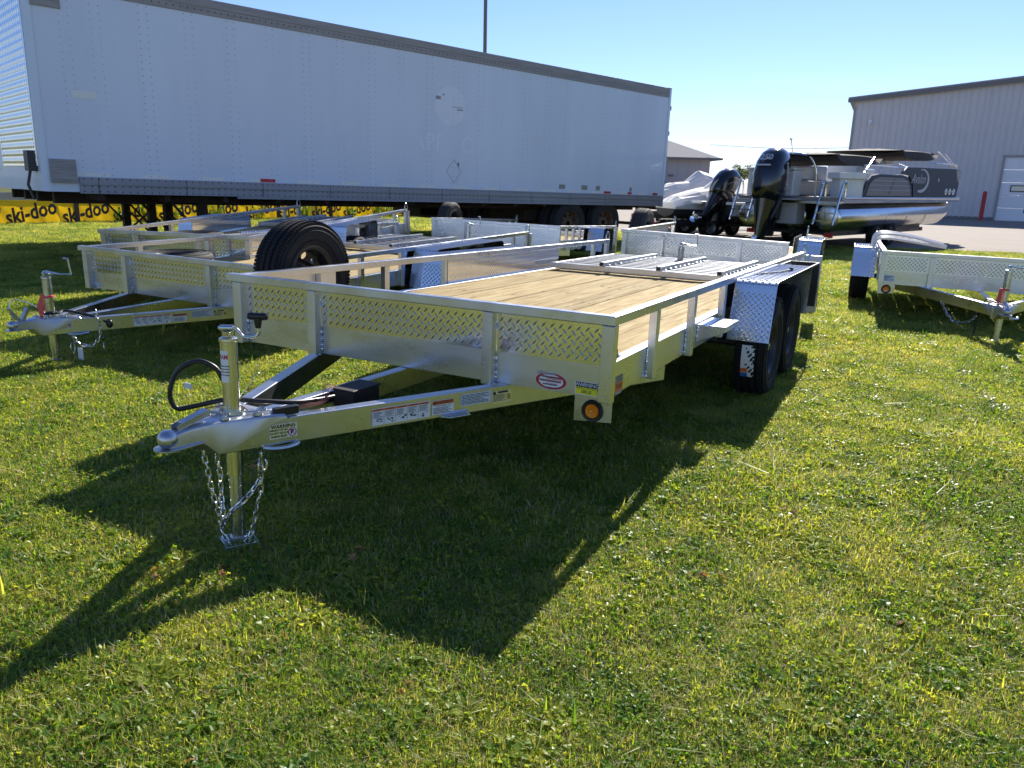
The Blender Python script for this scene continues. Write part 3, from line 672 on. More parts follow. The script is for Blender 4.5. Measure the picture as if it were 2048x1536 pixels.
    if opts.get('crank', 'side') == 'side':      # arm swung to the right with knob up
        e = Vector((.42, -.9, 0)).normalized(); P = lambda a, z: Vector((ju, jv, z)) + e * a
        g = G(); g.tube([P(-.026, cz), P(.022, cz + .002)], .0115, 12); g.tube([P(-.034, cz), P(-.025, cz)], .007, 8)
        g.tube(smooth_path([P(.018, cz), P(.034, cz - .004), P(.05, cz - .024), P(.066, cz - .030), P(.098, cz - .026), P(.112, cz - .016), P(.115, cz + .004)], 4), .0065, 10); ck = g.build('crank_handle', 'zinc', jk)
        g = G(); c = P(.112, 0); g.lathe([(0, 0), (.010, 0), (.015, .028), (.0145, .034), (0, .034)], 14, Matrix.Translation((c.x, c.y, cz + .006)))
        rr = [(.001, -.038), (.012, -.034), (.0150, -.022), (.013, -.008), (.0145, 0), (.013, .008), (.0150, .022), (.012, .034), (.001, .038)]
        ax = Matrix.Translation((c.x, c.y, cz + .048)) @ frame((0, 0, 0), (0, 0, 1), e.cross(Vector((0, 0, 1))))
        g.lathe(rr, 16, ax); g.build('knob', 'black', jk)
    else:
        e = Vector((.55, -.83, 0)).normalized(); P = lambda a, z: Vector((ju, jv, z)) + e * a
        g = G(); g.box((-.018, -.016, jt + .006), (.018, .016, jt + .036), Matrix.Translation((ju, jv, 0))); g.lathe([(0, .02), (.015, .018), (.024, .0)], 14, Matrix.Translation((ju, jv, jt + .03)))
        g.tube([P(0, cz), P(.05, cz - .010), P(.10, cz - .016), P(.175, cz - .013)], [.014, .012, .007, .006], 8); g.tube([P(.172, cz - .016), P(.165, cz + .05), P(.16, cz + .10)], .0065, 8); g.tube([P(.165, cz + .095), P(.13, cz + .10)], .008, 8); g.build('crank_handle', 'zinc', jk)
    # chain loop tabs beneath the coupler
    g = G(); dd = Vector((.90819, -.41856, 0)); p0 = Vector((-.985 + dx, cv - .113, -.107))
    lp_ = [p0 + Vector((0, 0, .002)), p0 + dd * .03 + Vector((0, -.012, -.004)), p0 + dd * .08 + Vector((-.004, -.02, -.004)), p0 + dd * .12 + Vector((0, -.012, 0)), p0 + dd * .135 + Vector((0, .005, .002))]
    g.tube(smooth_path(lp_, 4), .011, 8); g.build('chain_tab', 'zinc', t)
    # lights under the front corners
    for (a, b_, yc) in [((.010, .185, .098)), ((W - .185, W - .010, W - .098))][opts.get('lt', 0):opts.get('lt', 0) + 1]:
        g = G(); g.add([(.056, a + .0, -.10), (.056, b_, -.115), (.056, b_, 0), (.056, a, 0), (.060, a, -.10), (.060, b_, -.115), (.060, b_, 0), (.060, a, 0)], [(0, 1, 2, 3), (7, 6, 5, 4), (0, 4, 5, 1), (1, 5, 6, 2), (2, 6, 7, 3), (3, 7, 4, 0)])
        lb = g.build('light_bracket', 'alu', t, .001)
        mt_ = Matrix.Translation((.056, yc, -.058)) @ Matrix.Rotation(-PI / 2, 4, 'Y')
        g = G(); g.lathe([(0, 0), (.047, 0), (.050, .006), (.046, .013), (.034, .012)], 32, mt_); lm = g.build('marker_light', 'black', lb)
        g = G(); g.lathe([(0, .014), (.006, .014), (.008, .010), (.030, .012), (.033, .006)], 32, mt_); g.build('lens', 'amber', lm); g = G(); g.lathe([(0, .0175), (.003, .017), (.0035, .014)], 8, mt_); g.build('screw', 'zinc', lm)
    if opts.get('stickers', True): tongue_stickers(t, near, cv, W)
    return t

A_OPTS = dict(near=True, fender=(2.10, 3.86), wheels=[2.49, 3.27], right_posts=[.575, 1.245, 1.965], left_posts=[.655, 1.295, 2.045], gate_u=(3.76, 5.40), over=.045)
A = trailer('nearest aluminium trailer with clean pine deck and chains hanging from its hitch', .4140, 3.1054, .48634, .49274, -.01732, .00481, 2.2, 5.5, A_OPTS)
front_stickers(A)
d_ = Vector((.90819, -.41856, 0)); n_ = Vector((-.41856, -.90819, 0))
warning_p(A, Vector((0, .533, 0)) + n_ * .0012 + d_ * (-.962 / .90819) + Vector((0, 0, -.078)), d_)
# spare wheel on the left side, on its bracket
wheel(A, (.765, 2.40, .29), (0, 1, 0), name='spare_wheel', detail=True, spin=.4, hub=False)
g = G(); g.box((.34, 2.201, .26), (.66, 2.207, .345)); g.box((.66, 2.201, .20), (.84, 2.212, .345)); g.box((.73, 2.212, .25), (.80, 2.42, .33)); g.build('spare_wheel_bracket', 'alu', A, .003)
# step beside the fender
g = G(); g.box((1.50, -.125, HF - .018), (1.84, .0385, HF - .013)); g.add([(1.50, .0385, HF - .018), (1.50, -.125, HF - .018), (1.50, -.125, HF - .045), (1.50, .0385, HF - .115), (1.503, .0385, HF - .018), (1.503, -.125, HF - .018), (1.503, -.125, HF - .045), (1.503, .0385, HF - .115)], [(0, 1, 2, 3), (7, 6, 5, 4), (0, 4, 5, 1), (1, 5, 6, 2), (2, 6, 7, 3), (3, 7, 4, 0)])
g.box((1.504, -.125, HF - .045), (1.84, -.121, HF - .0185)); stp = g.build('step', 'alu', A, .001)
lg = G(); lugs(lg, (1.51, -.12, HF - .0128), (1, 0, 0), (0, 1, 0), .32, .15, .033, .03, .008, .003); tag(lg.build('tread_lugs', 'lug', stp, fixn=False), kind='stuff')
weld(A, (1.497, .036, HF - .11), (1.497, .036, HF - .02), .006)
# small foothold on the tongue
g = G(); o_ = Vector((0, .533, -.098)) + d_ * (-.283 / .90819)
pl_ = [(0, 0), (.145, 0), (.135, .035), (.03, .035)]; g.prism(pl_, .006, frame(o_, d_, n_)); g.build('tongue_tab', 'alu', A, .002)
g = G(); pp = [o_ + d_ * (.005 + .0035 * i) + n_ * .002 + Vector((0, 0, .009)) for i in range(39)]; g.tube(pp, [.0045 if i % 3 else .0065 for i in range(39)], 6); g.build('weld_bead', 'weld', A)
# tie-down ring on the deck edge
g = G(); g.tube(smooth_path([(.13, .070, HF), (.14, .070, HF + .055), (.17, .070, HF + .085), (.205, .070, HF + .07), (.245, .070, HF + .012), (.275, .070, HF + .004)], 4), .0075, 8); g.build('tie_down_ring', 'zinc', A)
g = G(); g.tube(smooth_path([(.13, 2.13, HF), (.14, 2.13, HF + .055), (.17, 2.13, HF + .085), (.205, 2.13, HF + .07), (.245, 2.13, HF + .012)], 4), .0075, 8); g.build('tie_down_ring', 'zinc', A)
# tyre tread sticker, half peeled
g = G()
for i in range(40):
    for j in range(10):
        a0 = PI - .15 + i * .016; r_ = .3478
        wear = .55 * math.sin(i * .9 + j * 1.7) + .5 * math.sin(i * .37 - j * .8 + 2) + .11 * (j - 3)
        if j > 2 and wear > .62 + .15 * math.sin(i * 5.1): continue
        q_ = []
        for (aa, yy) in ((a0, 0), (a0 + .016, 0), (a0 + .016, 1), (a0, 1)):
            y = -.105 - .0085 * (j + yy); rj = r_ + random.uniform(.0012, .0024); q_.append((2.49 + rj * math.cos(aa), y, rj * math.sin(aa)))
        g.add(q_, [(0, 1, 2, 3)])
wz = [o for o in A.children if o.name.startswith('wheel')]; wz = sorted(wz, key=lambda o: (round(o.location.y, 2), o.location.x))[0]
tr_ = g.build('tread_label', 'white', A, fixn=False); tr_.location = (0, 0, wz.location.z)
for k_, (a_, mt_) in enumerate(((.30, 'orange'), (.40, 'bollard'))):
    g = G(); a0 = PI + a_; vs = []
    for i in range(4):
        for y in (-.106, -.150): vs.append((2.49 + .3515 * math.cos(a0 + i * .03), y, .3515 * math.sin(a0 + i * .03)))
    g.add(vs, [(0, 1, 3, 2), (2, 3, 5, 4), (4, 5, 7, 6)]); M['blueink'] = M.get('blueink') or mat('blue_print', (.03, .14, .45), .5)
    g.build('stripe', ['orange', 'blueink'][k_], tr_, fixn=False)
# battery box, breakaway switch, cables
G().box((-.52, .945, -.06), (-.34, 1.055, .012)).build('battery_box', 'box', A, .006)
G().box((-.526, .939, .0125), (-.334, 1.061, .021)).build('box_lid', 'box', A, .004)
bx = Vector((-.93, .965, .0)); 
G().beam(bx + Vector((0, .02, .019)), bx + d_ * .095 + Vector((0, .02, .022)), .028, .032).build('breakaway_switch', 'black', A, .003)
g = G(); g.tube(smooth_path([(-.60, .98, .010), (-.70, .975, .020), (-.82, .985, .035), (-.93, 1.055, .052), (-1.00, 1.145, .060), (-1.07, 1.24, .035), (-1.115, 1.285, .03), (-1.13, 1.295, .09), (-1.112, 1.27, .17), (-1.077, 1.205, .212), (-1.045, 1.15, .19), (-1.03, 1.125, .14)], 6), .0095, 10); g.build('wiring_harness', 'cable', A)
g = G()
for s_ in range(4):
    q = random.Random(s_); g.tube(smooth_path([(-.86 + s_ * .01, .99, .012), (-.80, .955 + .006 * s_, .012 + .004 * s_), (-.70, .93 + .008 * s_, .02), (-.665, .945 + .01 * s_, .055 + .005 * s_), (-.62, .97, .05 + .006 * s_), (-.56, 1.0, .045)], 5), .0014, 6)
g.tube(smooth_path([(-1.10, 1.20, .03), (-1.07, 1.15, .045), (-1.04, 1.10, .055), (-1.01, 1.06, .05), (-1.0, 1.03, .03)], 5), .0022, 6)
g.build('wire_bundle', 'wire', A)
g = G(); g.tube(smooth_path([(-1.01, 1.03, .035), (-.96, 1.0, .03), (-.925, .98, .022)], 5), .0016, 6); g.tube(smooth_path([(-1.0, 1.12, .04), (-.96, 1.09, .10), (-.94, 1.05, .155), (-.95, 1.03, .17), (-.97, 1.05, .15)], 6), .0014, 6)
g.build('breakaway_cable', 'steelw', A)
G().box((-1.115, 1.20, .115), (-1.112, 1.235, .135)).build('tag', 'bluegrey', A)
# decal wrapped on the jack tube
ju, jv = -1.026, 1.094
def jack_patch(a0, a1, z0, z1, mt, r=.0309, n=8, nm='jack_label'):
    g = G(); vs = []
    for i in range(n + 1):
        a = a0 + (a1 - a0) * i / n; vs += [(ju + r * math.cos(a), jv + r * math.sin(a), z0), (ju + r * math.cos(a), jv + r * math.sin(a), z1)]
    g.add(vs, [(2 * i, 2 * i + 2, 2 * i + 3, 2 * i + 1) for i in range(n)], True); return g.build(nm, mt, A, fixn=False)
Fv = A.matrix_world.to_3x3().transposed() @ Vector((A.matrix_world @ Vector((ju, jv, .2)) - Vector((0, 0, CAM_H)))); fa = math.atan2(-Fv.y, -Fv.x)   # angle facing the viewer's side
lab = jack_patch(fa - 1.35, fa - .15, .145, .262, 'white')
def jack_text(body, size, ac, zc, mt, xs=1, r=.0314):
    vs, fs = text(body, size, bold=.02, xs=xs); g = G(); g.add([(ju + r * math.cos(ac + x / r), jv + r * math.sin(ac + x / r), zc + y) for x, y, _ in vs], fs, True); g.build('lettering', mt, lab, fixn=False)
jack_text('RAM', .024, fa - .78, .238, 'decalred', .8); 
for k in range(4): jack_text('MMMWMM IWMMIM', .0062, fa - .72, .205 - k * .011, 'ink', .75)
# safety chains
c1 = [(-1.081, 1.197, -.125), (-1.078, 1.192, -.17), (-1.075, 1.185, -.202), (-1.074, 1.183, -.231), (-1.07, 1.177, -.28), (-1.065, 1.166, -.338), (-1.059, 1.156, -.38), (-1.059, 1.156, -.414)]
c2 = [(-1.057, 1.151, -.120), (-1.057, 1.151, -.176), (-1.052, 1.143, -.217), (-1.055, 1.145, -.254), (-1.055, 1.142, -.287), (-1.06, 1.14, -.32), (-1.065, 1.125, -.353), (-1.07, 1.125, -.386), (-1.072, 1.13, -.416), (-1.075, 1.135, -.438), (-1.072, 1.12, -.463), (-1.07, 1.10, -.494), (-1.05, 1.075, -.504), (-1.03, 1.047, -.486), (-1.01, 1.037, -.442), (-1.00, 1.028, -.391), (-.995, 1.022, -.34), (-.987, 1.012, -.298), (-.983, 1.01, -.273), (-.982, 1.009, -.223), (-.98, 1.005, -.125)]
c3 = [(-.990, 1.006, -.231), (-1.005, 1.022, -.269), (-1.04, 1.05, -.317), (-1.065, 1.087, -.356), (-1.072, 1.113, -.395), (-1.07, 1.125, -.43)]
for c_ in (c1, c2, c3): chain(A, c_, pitch=.0265, wire=.0036)
def shook(parent, p, s=1.0, rot=0):
    pts = [(0, 0, 0), (.012, 0, -.01), (.014, 0, -.045), (.006, 0, -.062), (-.006, 0, -.062), (-.014, 0, -.05), (-.014, 0, -.03), (-.008, 0, -.02)]
    g = G(); m_ = Matrix.Translation(p) @ Matrix.Rotation(rot, 4, 'Z') @ Matrix.Scale(s, 4); g.tube([m_ @ Vector(q) for q in smooth_path(pts, 4)], .0042, 8); return g.build('chain_hook', 'zinc', parent)
shook(A, (-.983, 1.006, -.13), 1.3, .4); shook(A, (-.975, .995, -.13), 1.1, 1.4)
# far-left leg visible below the frame
G().box((2.35, 2.10, -.30), (2.40, 2.15, -.001)).build('rear_leg', 'alu', A, .002)
g = G(); g.tube([(.9, 1.52, -.115), (.9, 1.52, -.002)], .005, 6); g.build('drop_rod', 'zinc', A)
G().box((5.56, -.15, -.25), (5.60, -.035, .335)).build('rear_light_plate', 'alu', A, .004)
# black rubber flap frame at the back of the near fender
g = G(); g.box((3.90, -.26, .33), (4.45, -.245, .345)); g.box((3.90, -.26, .1), (3.915, -.02, .345)); g.box((4.43, -.26, -.05), (4.45, -.02, .345)); g.box((3.90, -.0, .33), (4.45, -.02, .345)); g.build('flap_frame', 'black', A, .002)
g = G(); g.tube([(2.62, -.06, .360), (2.9, -.16, .362), (3.2, -.20, .362)], .005, 6); g.sphere((3.2, -.20, .365), .016, 10, 6); g.build('pull_cord', 'cable', A)

# ------------------------------------------------------------ the other trailers
def jack_of(t): return [o for o in t.children if o.name.startswith('jack')][0]
B = trailer('aluminium trailer with a red ribbon tied round its jack, parked left of the nearest one', -1.963, 5.947, .456, .341 + .0, .011, .018, 2.116, 4.85, dict(fender=(2.0, 3.6), wheels=[2.40, 3.16], ftop=.36, gate_u=(3.1, 4.6), crank='arm', jackmat='zinc', jack_top=.30, latch=60, over=.05, clampw=False, right_posts=[.55, 1.25, 1.9]))
warning_p(B, Vector((0, 1.058 - .567, 0)) + n_ * .006 + d_ * (-1.155) + Vector((0, 0, -.066)), d_)
s = sticker(B, (.0485, 2.04, .010), (0, -1, 0), (0, 0, 1), .085, .042, 'bluegrey'); g = G(); letters(g, '7X14 TA', .017, .045, .032, .0014); letters(g, 'UNIT#', .012, .018, .013, .0014); letters(g, '4521', .022, .060, .013, .0014, xs=.8); g.build('lettering', 'ink', s, fixn=False)
bj = (-1.026, 1.058 - .006)
g = G(); g.tube([(bj[0] + .033 * math.cos(a), bj[1] + .033 * math.sin(a), .165 + .004 * math.sin(3 * a)) for a in np.linspace(0, 2 * PI, 14)[:-1]], .008, 6, closed=True); 
g.add([(bj[0] - .035, bj[1] + .00, .175), (bj[0] - .03, bj[1] + .035, .185), (bj[0] - .05, bj[1] + .07, .09), (bj[0] - .055, bj[1] + .03, -.01), (bj[0] - .045, bj[1] + .01, .03)], [(0, 1, 2, 3, 4)]); g.build('ribbon', 'ribbon', B)
g = G(); g.tube(smooth_path([(-1.05, 1.10, .03), (-1.06, 1.02, .05), (-1.0, 1.0, .045), (-.95, 1.03, .05), (-.90, .99, .04), (-.80, .89, -.0), (-.74, .83, -.05)], 5), .010, 8); g.sphere((-.735, .825, -.055), .034, 12, 8, (.6, 1, 1)); g.build('wiring_harness', 'cable', B)
g = G(); g.tube(smooth_path([(-1.05, 1.08, .05), (-1.10, 1.17, .11), (-1.17, 1.23, .14), (-1.22, 1.21, .10), (-1.235, 1.16, .02)], 6), .004, 6); g.build('breakaway_cable', 'steelw', B)
g = G(); m_ = Matrix.Translation((-1.24, 1.06, .02)) @ Matrix.Rotation(R(-35), 4, 'Y'); g.box((-.012, -.018, 0), (.0, .018, .12), m_); g.box((-.03, -.018, .03), (-.012, -.015, .10), m_); g.build('raised_latch', 'galv', B, .002)
for c_ in ([(-.79, .88, .05), (-.80, .86, -.0), (-.785, .85, -.08), (-.80, .86, -.16), (-.84, .90, -.22), (-.90, .96, -.20), (-.94, .98, -.125)], [(-.92, .97, -.12), (-.93, .96, -.17), (-.88, .93, -.215), (-.85, .91, -.21)], [(-1.05, 1.10, -.12), (-1.02, 1.06, -.15)]): chain(B, c_, pitch=.030, wire=.0042)
shook(B, (-.95, .96, -.14), 1.9, .5); shook(B, (-.80, .82, -.15), 1.9, .9)
G().box((-.92, .90, -.33), (-.915, .955, -.22)).build('paper_tag', 'white', B)
# spare tyres lying on decks
def lying(loc, label, rot=0):
    t = thing('spare_tyre', Matrix.Translation(loc) @ Matrix.Rotation(rot, 4, 'Z'), label, 'tyre', 'spare wheels lying on trailer decks')
    o = link('tyre', tyre_mesh(.345, .205, .192), t); o.location = (0, 0, .104); link('rim', rim_mesh(.192, .205), o); return t
Bm = B.matrix_world; p = Bm @ Vector((.46, 1.50, HF - .03)); lying(p, 'black spare wheel lying flat on the deck of the trailer with the red ribbon')

Ct = trailer('farthest left aluminium trailer nearest the yellow banner', -2.78, 8.12, .275, .403, .044, 0, 1.9, 4.1, dict(fender=(1.5, 2.5), wheels=[2.0], gate_u=(2.8, 4.0), tongue=.9, crank='arm', jackmat='zinc', right_posts=[.5, 1.1], over=.03, welds=False))
Cm = Ct.matrix_world; lying(Cm @ Vector((.46, 1.05, HF - .03)), 'black spare wheel lying on the deck of the farthest left trailer')
D = trailer('aluminium trailer with its nose raised, standing in front of the long white semi-trailer', .647, 11.535, .336, .409, -.042, .023, 2.091, 3.976, dict(fender=(1.6, 2.5), wheels=[2.05], gate_u=(2.5, 3.85), crank='arm', jackmat='zinc', right_posts=[.4, .8, 1.2], over=.02, welds=False, pmat='wplate', lugh=.006))
wheel(D, (1.0, 2.091 + .14, .28), (0, -1, 0), name='spare_wheel', mt='rubberd')
Et = trailer('aluminium trailer directly behind the ramp gate of the nearest trailer', 3.058, 8.74, .438, .435, 0, .031, 1.944, 2.5, dict(fender=(1.0, 1.8), wheels=[1.4], gate=False, crank='arm', jackmat='zinc', right_posts=[.4], over=.02, welds=False, norail=True, pmat='wplate', lugh=.006))
wheel(Et, (1.4, 1.944 + .16, .24), (0, -1, 0), name='spare_wheel', mt='rubberd')
Ft = trailer('aluminium trailer at the right edge with a white folded ramp standing on it', 5.982, 7.893, .395, .352, 0, .013, 2.046, 2.8, dict(fender=(1.05, 1.85), wheels=[1.45], gate=False, crank='arm', jackmat='zinc', right_posts=[.5], over=.0, tongue=1.30, stickers=False, jack_top=.34, ftop=.33, lt=1, pmat='wplate', lugh=.006))
fj = (-1.216, 1.023)
g = G(); g.tube([(fj[0] + .033 * math.cos(a), fj[1] + .033 * math.sin(a), .165) for a in np.linspace(0, 2 * PI, 14)[:-1]], .009, 6, closed=True)
g.add([(fj[0] - .035, fj[1] + .02, .17), (fj[0] - .035, fj[1] + .05, .17), (fj[0] - .04, fj[1] + .06, .06), (fj[0] - .045, fj[1] + .035, .02)], [(0, 1, 2, 3)]); g.build('ribbon', 'ribbon', Ft)
chain(Ft, [(-.36, 1.42, -.10), (-.40, 1.37, -.20), (-.50, 1.31, -.265), (-.62, 1.25, -.27), (-.76, 1.18, -.22), (-.84, 1.14, -.14)], pitch=.036, wire=.005)
g = G(); g.tube(smooth_path([(-1.15, 1.06, .03), (-1.05, 1.12, .04), (-.95, 1.14, -.04), (-.90, 1.15, -.15), (-.90, 1.16, -.36)], 6), .009, 8); g.sphere((-.90, 1.16, -.37), .014, 8, 6); g.build('wiring_harness', 'cable', Ft)
s = sticker(Ft, (.0485, 2.02, .030), (0, -1, 0), (0, 0, 1), .14, .07, 'bluegrey'); g = G(); letters(g, 'UNIT# 4402', .022, .07, .02, .0014); label_lines(g, .01, .13, .036, .065, 3, .0012, 3); g.build('lettering', 'ink', s, fixn=False)
# folded white ramp leaning over the deck
g = G(); gr = bpy.data.objects.new('folded_ramp', None); C.objects.link(gr); gr.parent = Ft
for k, z0 in enumerate((.0, .05)):
    for uu in (1.15, 1.45, 1.75):
        g = G(); g.tube(smooth_path([(uu, 2.10, .30), (uu, 2.09, .40 + z0), (uu, 1.99, .45 + z0), (uu, 1.7, .425 + z0), (uu, 1.30, .375 + z0 * .3)], 4), .016, 8); g.build('ramp_bar', 'bwhite', gr)
for k in range(8):
    v = 1.32 + k * .085; z = .385 + (v - 1.32) * .10; g = G(); g.beam((1.15, v, z), (1.75, v, z), .05, .012); g.build('ramp_slat', 'bwhite', gr)

# ------------------------------------------------------------ semi-trailers
def semi(label, O, yaw, Ls, H, Wd=2.6, nose=.10, lean=-.013, full=True):
    u_ = Vector((math.sin(yaw), math.cos(yaw), lean)).normalized(); v_ = Vector((-math.cos(yaw), math.sin(yaw), 0)); w_ = u_.cross(v_)
    m = Matrix(((u_.x, v_.x, w_.x, O[0]), (u_.y, v_.y, w_.y, O[1]), (u_.z, v_.z, w_.z, O[2]), (0, 0, 0, 1)))
    t = thing('semi_trailer', m, label, 'semi-trailer', 'white semi-trailers behind the lawn')
    # core body with a rounded nose
    pts = [(Ls, .004), (.012, .004)]
    for k in range(1, 9): a = k / 8 * PI / 2; pts.append((.012 - nose * math.sin(a), .004 + .12 * (1 - math.cos(a))))
    for k in range(0, 9): a = PI / 2 - k / 8 * PI / 2; pts.append((.012 - nose * math.sin(a), Wd - .36 * (1 - math.cos(a))))
    pts.append((Ls, Wd))
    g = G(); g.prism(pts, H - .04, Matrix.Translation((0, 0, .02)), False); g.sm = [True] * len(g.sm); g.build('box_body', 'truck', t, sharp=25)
    g = G(); n = 9
    g.box((-nose - .008, .16, .35), (-nose + .01, Wd - .40, H - .15)); nq = g.build('nose_panel', 'quilt' if full else 'truck', t)
    gq = G()
    for i in range(19 if full else 0):
        for j in range(23): gq.sphere((-nose - .006, .23 + i * .107, .42 + j * .10), .05, 6, 4, (.2, 1, 1))
    if full: tag(gq.build('quilting', 'quilt', nq), kind='stuff')
    # side panels, each riveted at its edges
    np_ = int(round(Ls / 1.22)); pwid = Ls / np_
    for k in range(np_):
        g = G(); vs = []; a0, a1 = k * pwid + .0008, (k + 1) * pwid - .0008; rr = random.Random(k + 50); am = rr.uniform(.001, .004)
        for i in range(9):
            for j in range(7):
                fx, fz = i / 8, j / 6; vs.append((a0 + (a1 - a0) * fx, -.003 - am * math.sin(PI * fx) * math.sin(PI * fz) * (1 + .6 * math.sin(9 * fz + k)), .225 + (H - .435) * fz))
        g.add(vs, [(i * 7 + j, (i + 1) * 7 + j, (i + 1) * 7 + j + 1, i * 7 + j + 1) for i in range(8) for j in range(6)], True)
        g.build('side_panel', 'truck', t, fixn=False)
    if full:
        g = G()
        for k in range(np_ * 2):
            for du in (.0, .115):
                x = k * pwid / 2 + .05 + du + (.25 if k == 0 else 0)
                for j in range(26):
                    z = .26 + j * (H - .50) / 25; g.add([(x - .008, -.003, z - .008), (x + .008, -.003, z - .008), (x + .008, -.003, z + .008), (x - .008, -.003, z + .008), (x, -.0085, z)], [(0, 1, 4), (1, 2, 4), (2, 3, 4), (3, 0, 4)])
        tag(g.build('panel_rivets', 'rivet', t, fixn=False), kind='stuff')
    g = G(); g.box((.0, -.020, H - .105), (Ls, .05, H + .012)); g.box((.0, -.014, H - .205), (Ls, -.0035, H - .106)); 
    tr = g.build('top_rail', 'truckrail2', t, .002)
    g = G(); g.box((.35, -.045, .118), (Ls, -.0035, .222)); g.box((.35, -.030, .0), (Ls, .02, .117)); g.box((2.6, -.033, -.035), (Ls, .015, -.001)); br = g.build('bottom_rail', 'truckrail', t, .002)
    g = G()
    for k in range(int(Ls / .1)):
        x = .4 + k * .1
        if x > Ls - .05: break
        for z, y in ((.20, -.046), (.10, -.031), (.03, -.031)): g.add([(x - .009, y + .001, z - .009), (x + .009, y + .001, z - .009), (x + .009, y + .001, z + .009), (x - .009, y + .001, z + .009), (x, y - .007, z)], [(0, 1, 4), (1, 2, 4), (2, 3, 4), (3, 0, 4)])
        g.add([(x - .009, -.015, H - .16), (x + .009, -.015, H - .16), (x + .009, -.015, H - .14), (x - .009, -.015, H - .14)], [(0, 1, 2, 3)])
    tag(g.build('rail_rivets', 'dark', br, fixn=False), kind='stuff')
    for k in range(int(Ls / 1.22)):
        G().box((k * 1.22 + .58, -.047, .002), (k * 1.22 + .588, -.0455, .22)).build('rail_joint', 'dark', br)
    G().box((Ls - .03, -.022, -.05), (Ls + .05, .08, H + .03)).build('rear_corner_post', 'truck', t, .004)
    for z in (.5, 1.1, 1.7, 2.3): G().box((Ls + .051, -.03, z), (Ls + .08, .04, z + .10)).build('door_hinge', 'truckrail', t)
    # corner brackets
    G().box((-.02, -.024, H - .45), (.33, -.0045, H - .21)).build('corner_bracket', 'truckrail2', t, .003)
    G().box((.0, -.050, .14), (.32, -.0045, .45)).build('corner_bracket', 'beam', t, .003)
    if full:
        G().box((.37, -.008, 1.26), (.68, -.0035, 1.36)).build('riveted_patch', 'tape', t, .003)
        x = .34; k = 0
        while x < Ls - .4:
            o_ = sheet(.41, .045).build('tape_strip', 'tape', t, mtx=frame((x, -.0042, .235), (1, 0, 0), (0, 0, 1))); x += .83; k += 1
        for a, b_ in ((3.0, 3.26), (11.55, 11.8), (12.45, 12.6), (13.45, 13.65)):
            if b_ < Ls: sheet(b_ - a, .055).build('tape_strip', 'redtape', t, mtx=frame((a, -.0052, .233), (1, 0, 0), (0, 0, 1)))
        for a, s_ in ((10.0, .2), (10.75, .2), (11.25, .15), (12.5, .1)): sheet(s_, .10).build('old_label', 'truckrail2', t, mtx=frame((a, -.0042, .30), (1, 0, 0), (0, 0, 1)))
        g = G(); disc(g, 0, 0, .36, 0, 32, .36); g.build('faded_emblem', 'truckghost', t, mtx=frame((6.9, -.0042, 1.75), (1, 0, 0), (0, 0, 1)))
        g = G(); rect(g, -.36, .10, -.24, .16); rect(g, .05, -.01, .30, .0); rect(g, .16, -.06, .31, -.035); rect(g, -.2, .18, -.16, .21); g.build('emblem_scrap', 'truckrail2', t, fixn=False, mtx=frame((6.9, -.005, 1.75), (1, 0, 0), (0, 0, 1)))
        g = G(); letters(g, 'APPVION', .46, 0, 0, 0); g.build('faded_lettering', 'truckghost', t, fixn=False, mtx=frame((6.95, -.0043, 1.05), (1, 0, 0), (0, 0, 1)))
        g = G(); q = [(0, .22), (.185, 0), (0, -.22), (-.185, 0)]; 
        for i in range(4):
            a, b_ = Vector((*q[i], 0)), Vector((*q[(i + 1) % 4], 0)); g.beam(a, b_, .001, .010)
        g.beam((-.13, .07, 0), (.13, .06, 0), .001, .006); g.beam((-.10, -.10, 0), (.10, -.10, 0), .001, .006); rect(g, .09, .10, .13, .17, .001)
        g.build('placard_outline', 'trim', t, mtx=frame((7.0, -.0045, .56), (1, 0, 0), (0, 0, 1)))
        # gladhands at the nose
        g = G(); g.box((-nose - .10, .20, .28), (-nose - .0, .42, .55)); g.tube([(-nose - .06, .3, .3), (-nose - .10, .33, .1), (-nose - .05, .3, -.1)], .02, 6); g.build('coupling_box', 'dark', t)
    # undercarriage
    g = G(); g.box((.2, .75, -.16), (Ls - .2, .87, .018)); g.box((.2, 1.7, -.16), (Ls - .2, 1.82, .018)); g.build('chassis_beam', 'rust', t)
    for k in range(int(Ls / .9)): G().box((.6 + k * .9, .05, -.09), (.68 + k * .9, Wd - .05, -.003)).build('floor_crossmember', 'rust', t)
    gl = -O[2] - lean * 0
    for yy in (.45, 1.95):
        g = G(); g.box((2.17, yy, -1.0), (2.30, yy + .14, -.02)); g.box((2.09, yy - .06, -1.05), (2.38, yy + .22, -1.0)); g.beam((1.75, yy + .08, -.10), (2.18, yy + .08, -.60), .035, .035); g.box((1.6, yy - .05, -.12), (2.8, yy + .2, -.02)); g.build('landing_leg', 'rust', t)
    g = G(); g.beam((2.24, .6, -.35), (2.24, 2.0, -.8), .03, .03); g.beam((2.24, .6, -.8), (2.24, 2.0, -.35), .03, .03); g.build('leg_brace', 'rust', t)
    for x in (Ls - 3.35, Ls - 2.1):
        for yy in (.16, .50, 2.1, 2.44):
            if full or yy < .4: wheel(t, (x, yy, .505 - O[2] - lean * x), (0, -1 if yy < 1.3 else 1, 0), r=.51, wd=.27, rim=.285, mt='rubberd', rimmt='rim_rust', hub=False)
        g = G(); g.tube([(x, .2, -.45), (x, 2.4, -.45)], .07, 10); g.build('axle', 'rust', t)
    G().box((Ls - 4.2, .7, -.42), (Ls - 1.2, 1.9, -.17)).build('bogie_frame', 'rust', t)
    g = G(); g.box((Ls - .05, .3, -.55), (Ls, 2.3, -.47)); g.box((Ls - .05, .7, -.47), (Ls, .78, 0)); g.box((Ls - .05, 1.8, -.47), (Ls, 1.88, 0)); g.build('rear_bumper', 'rust', t)
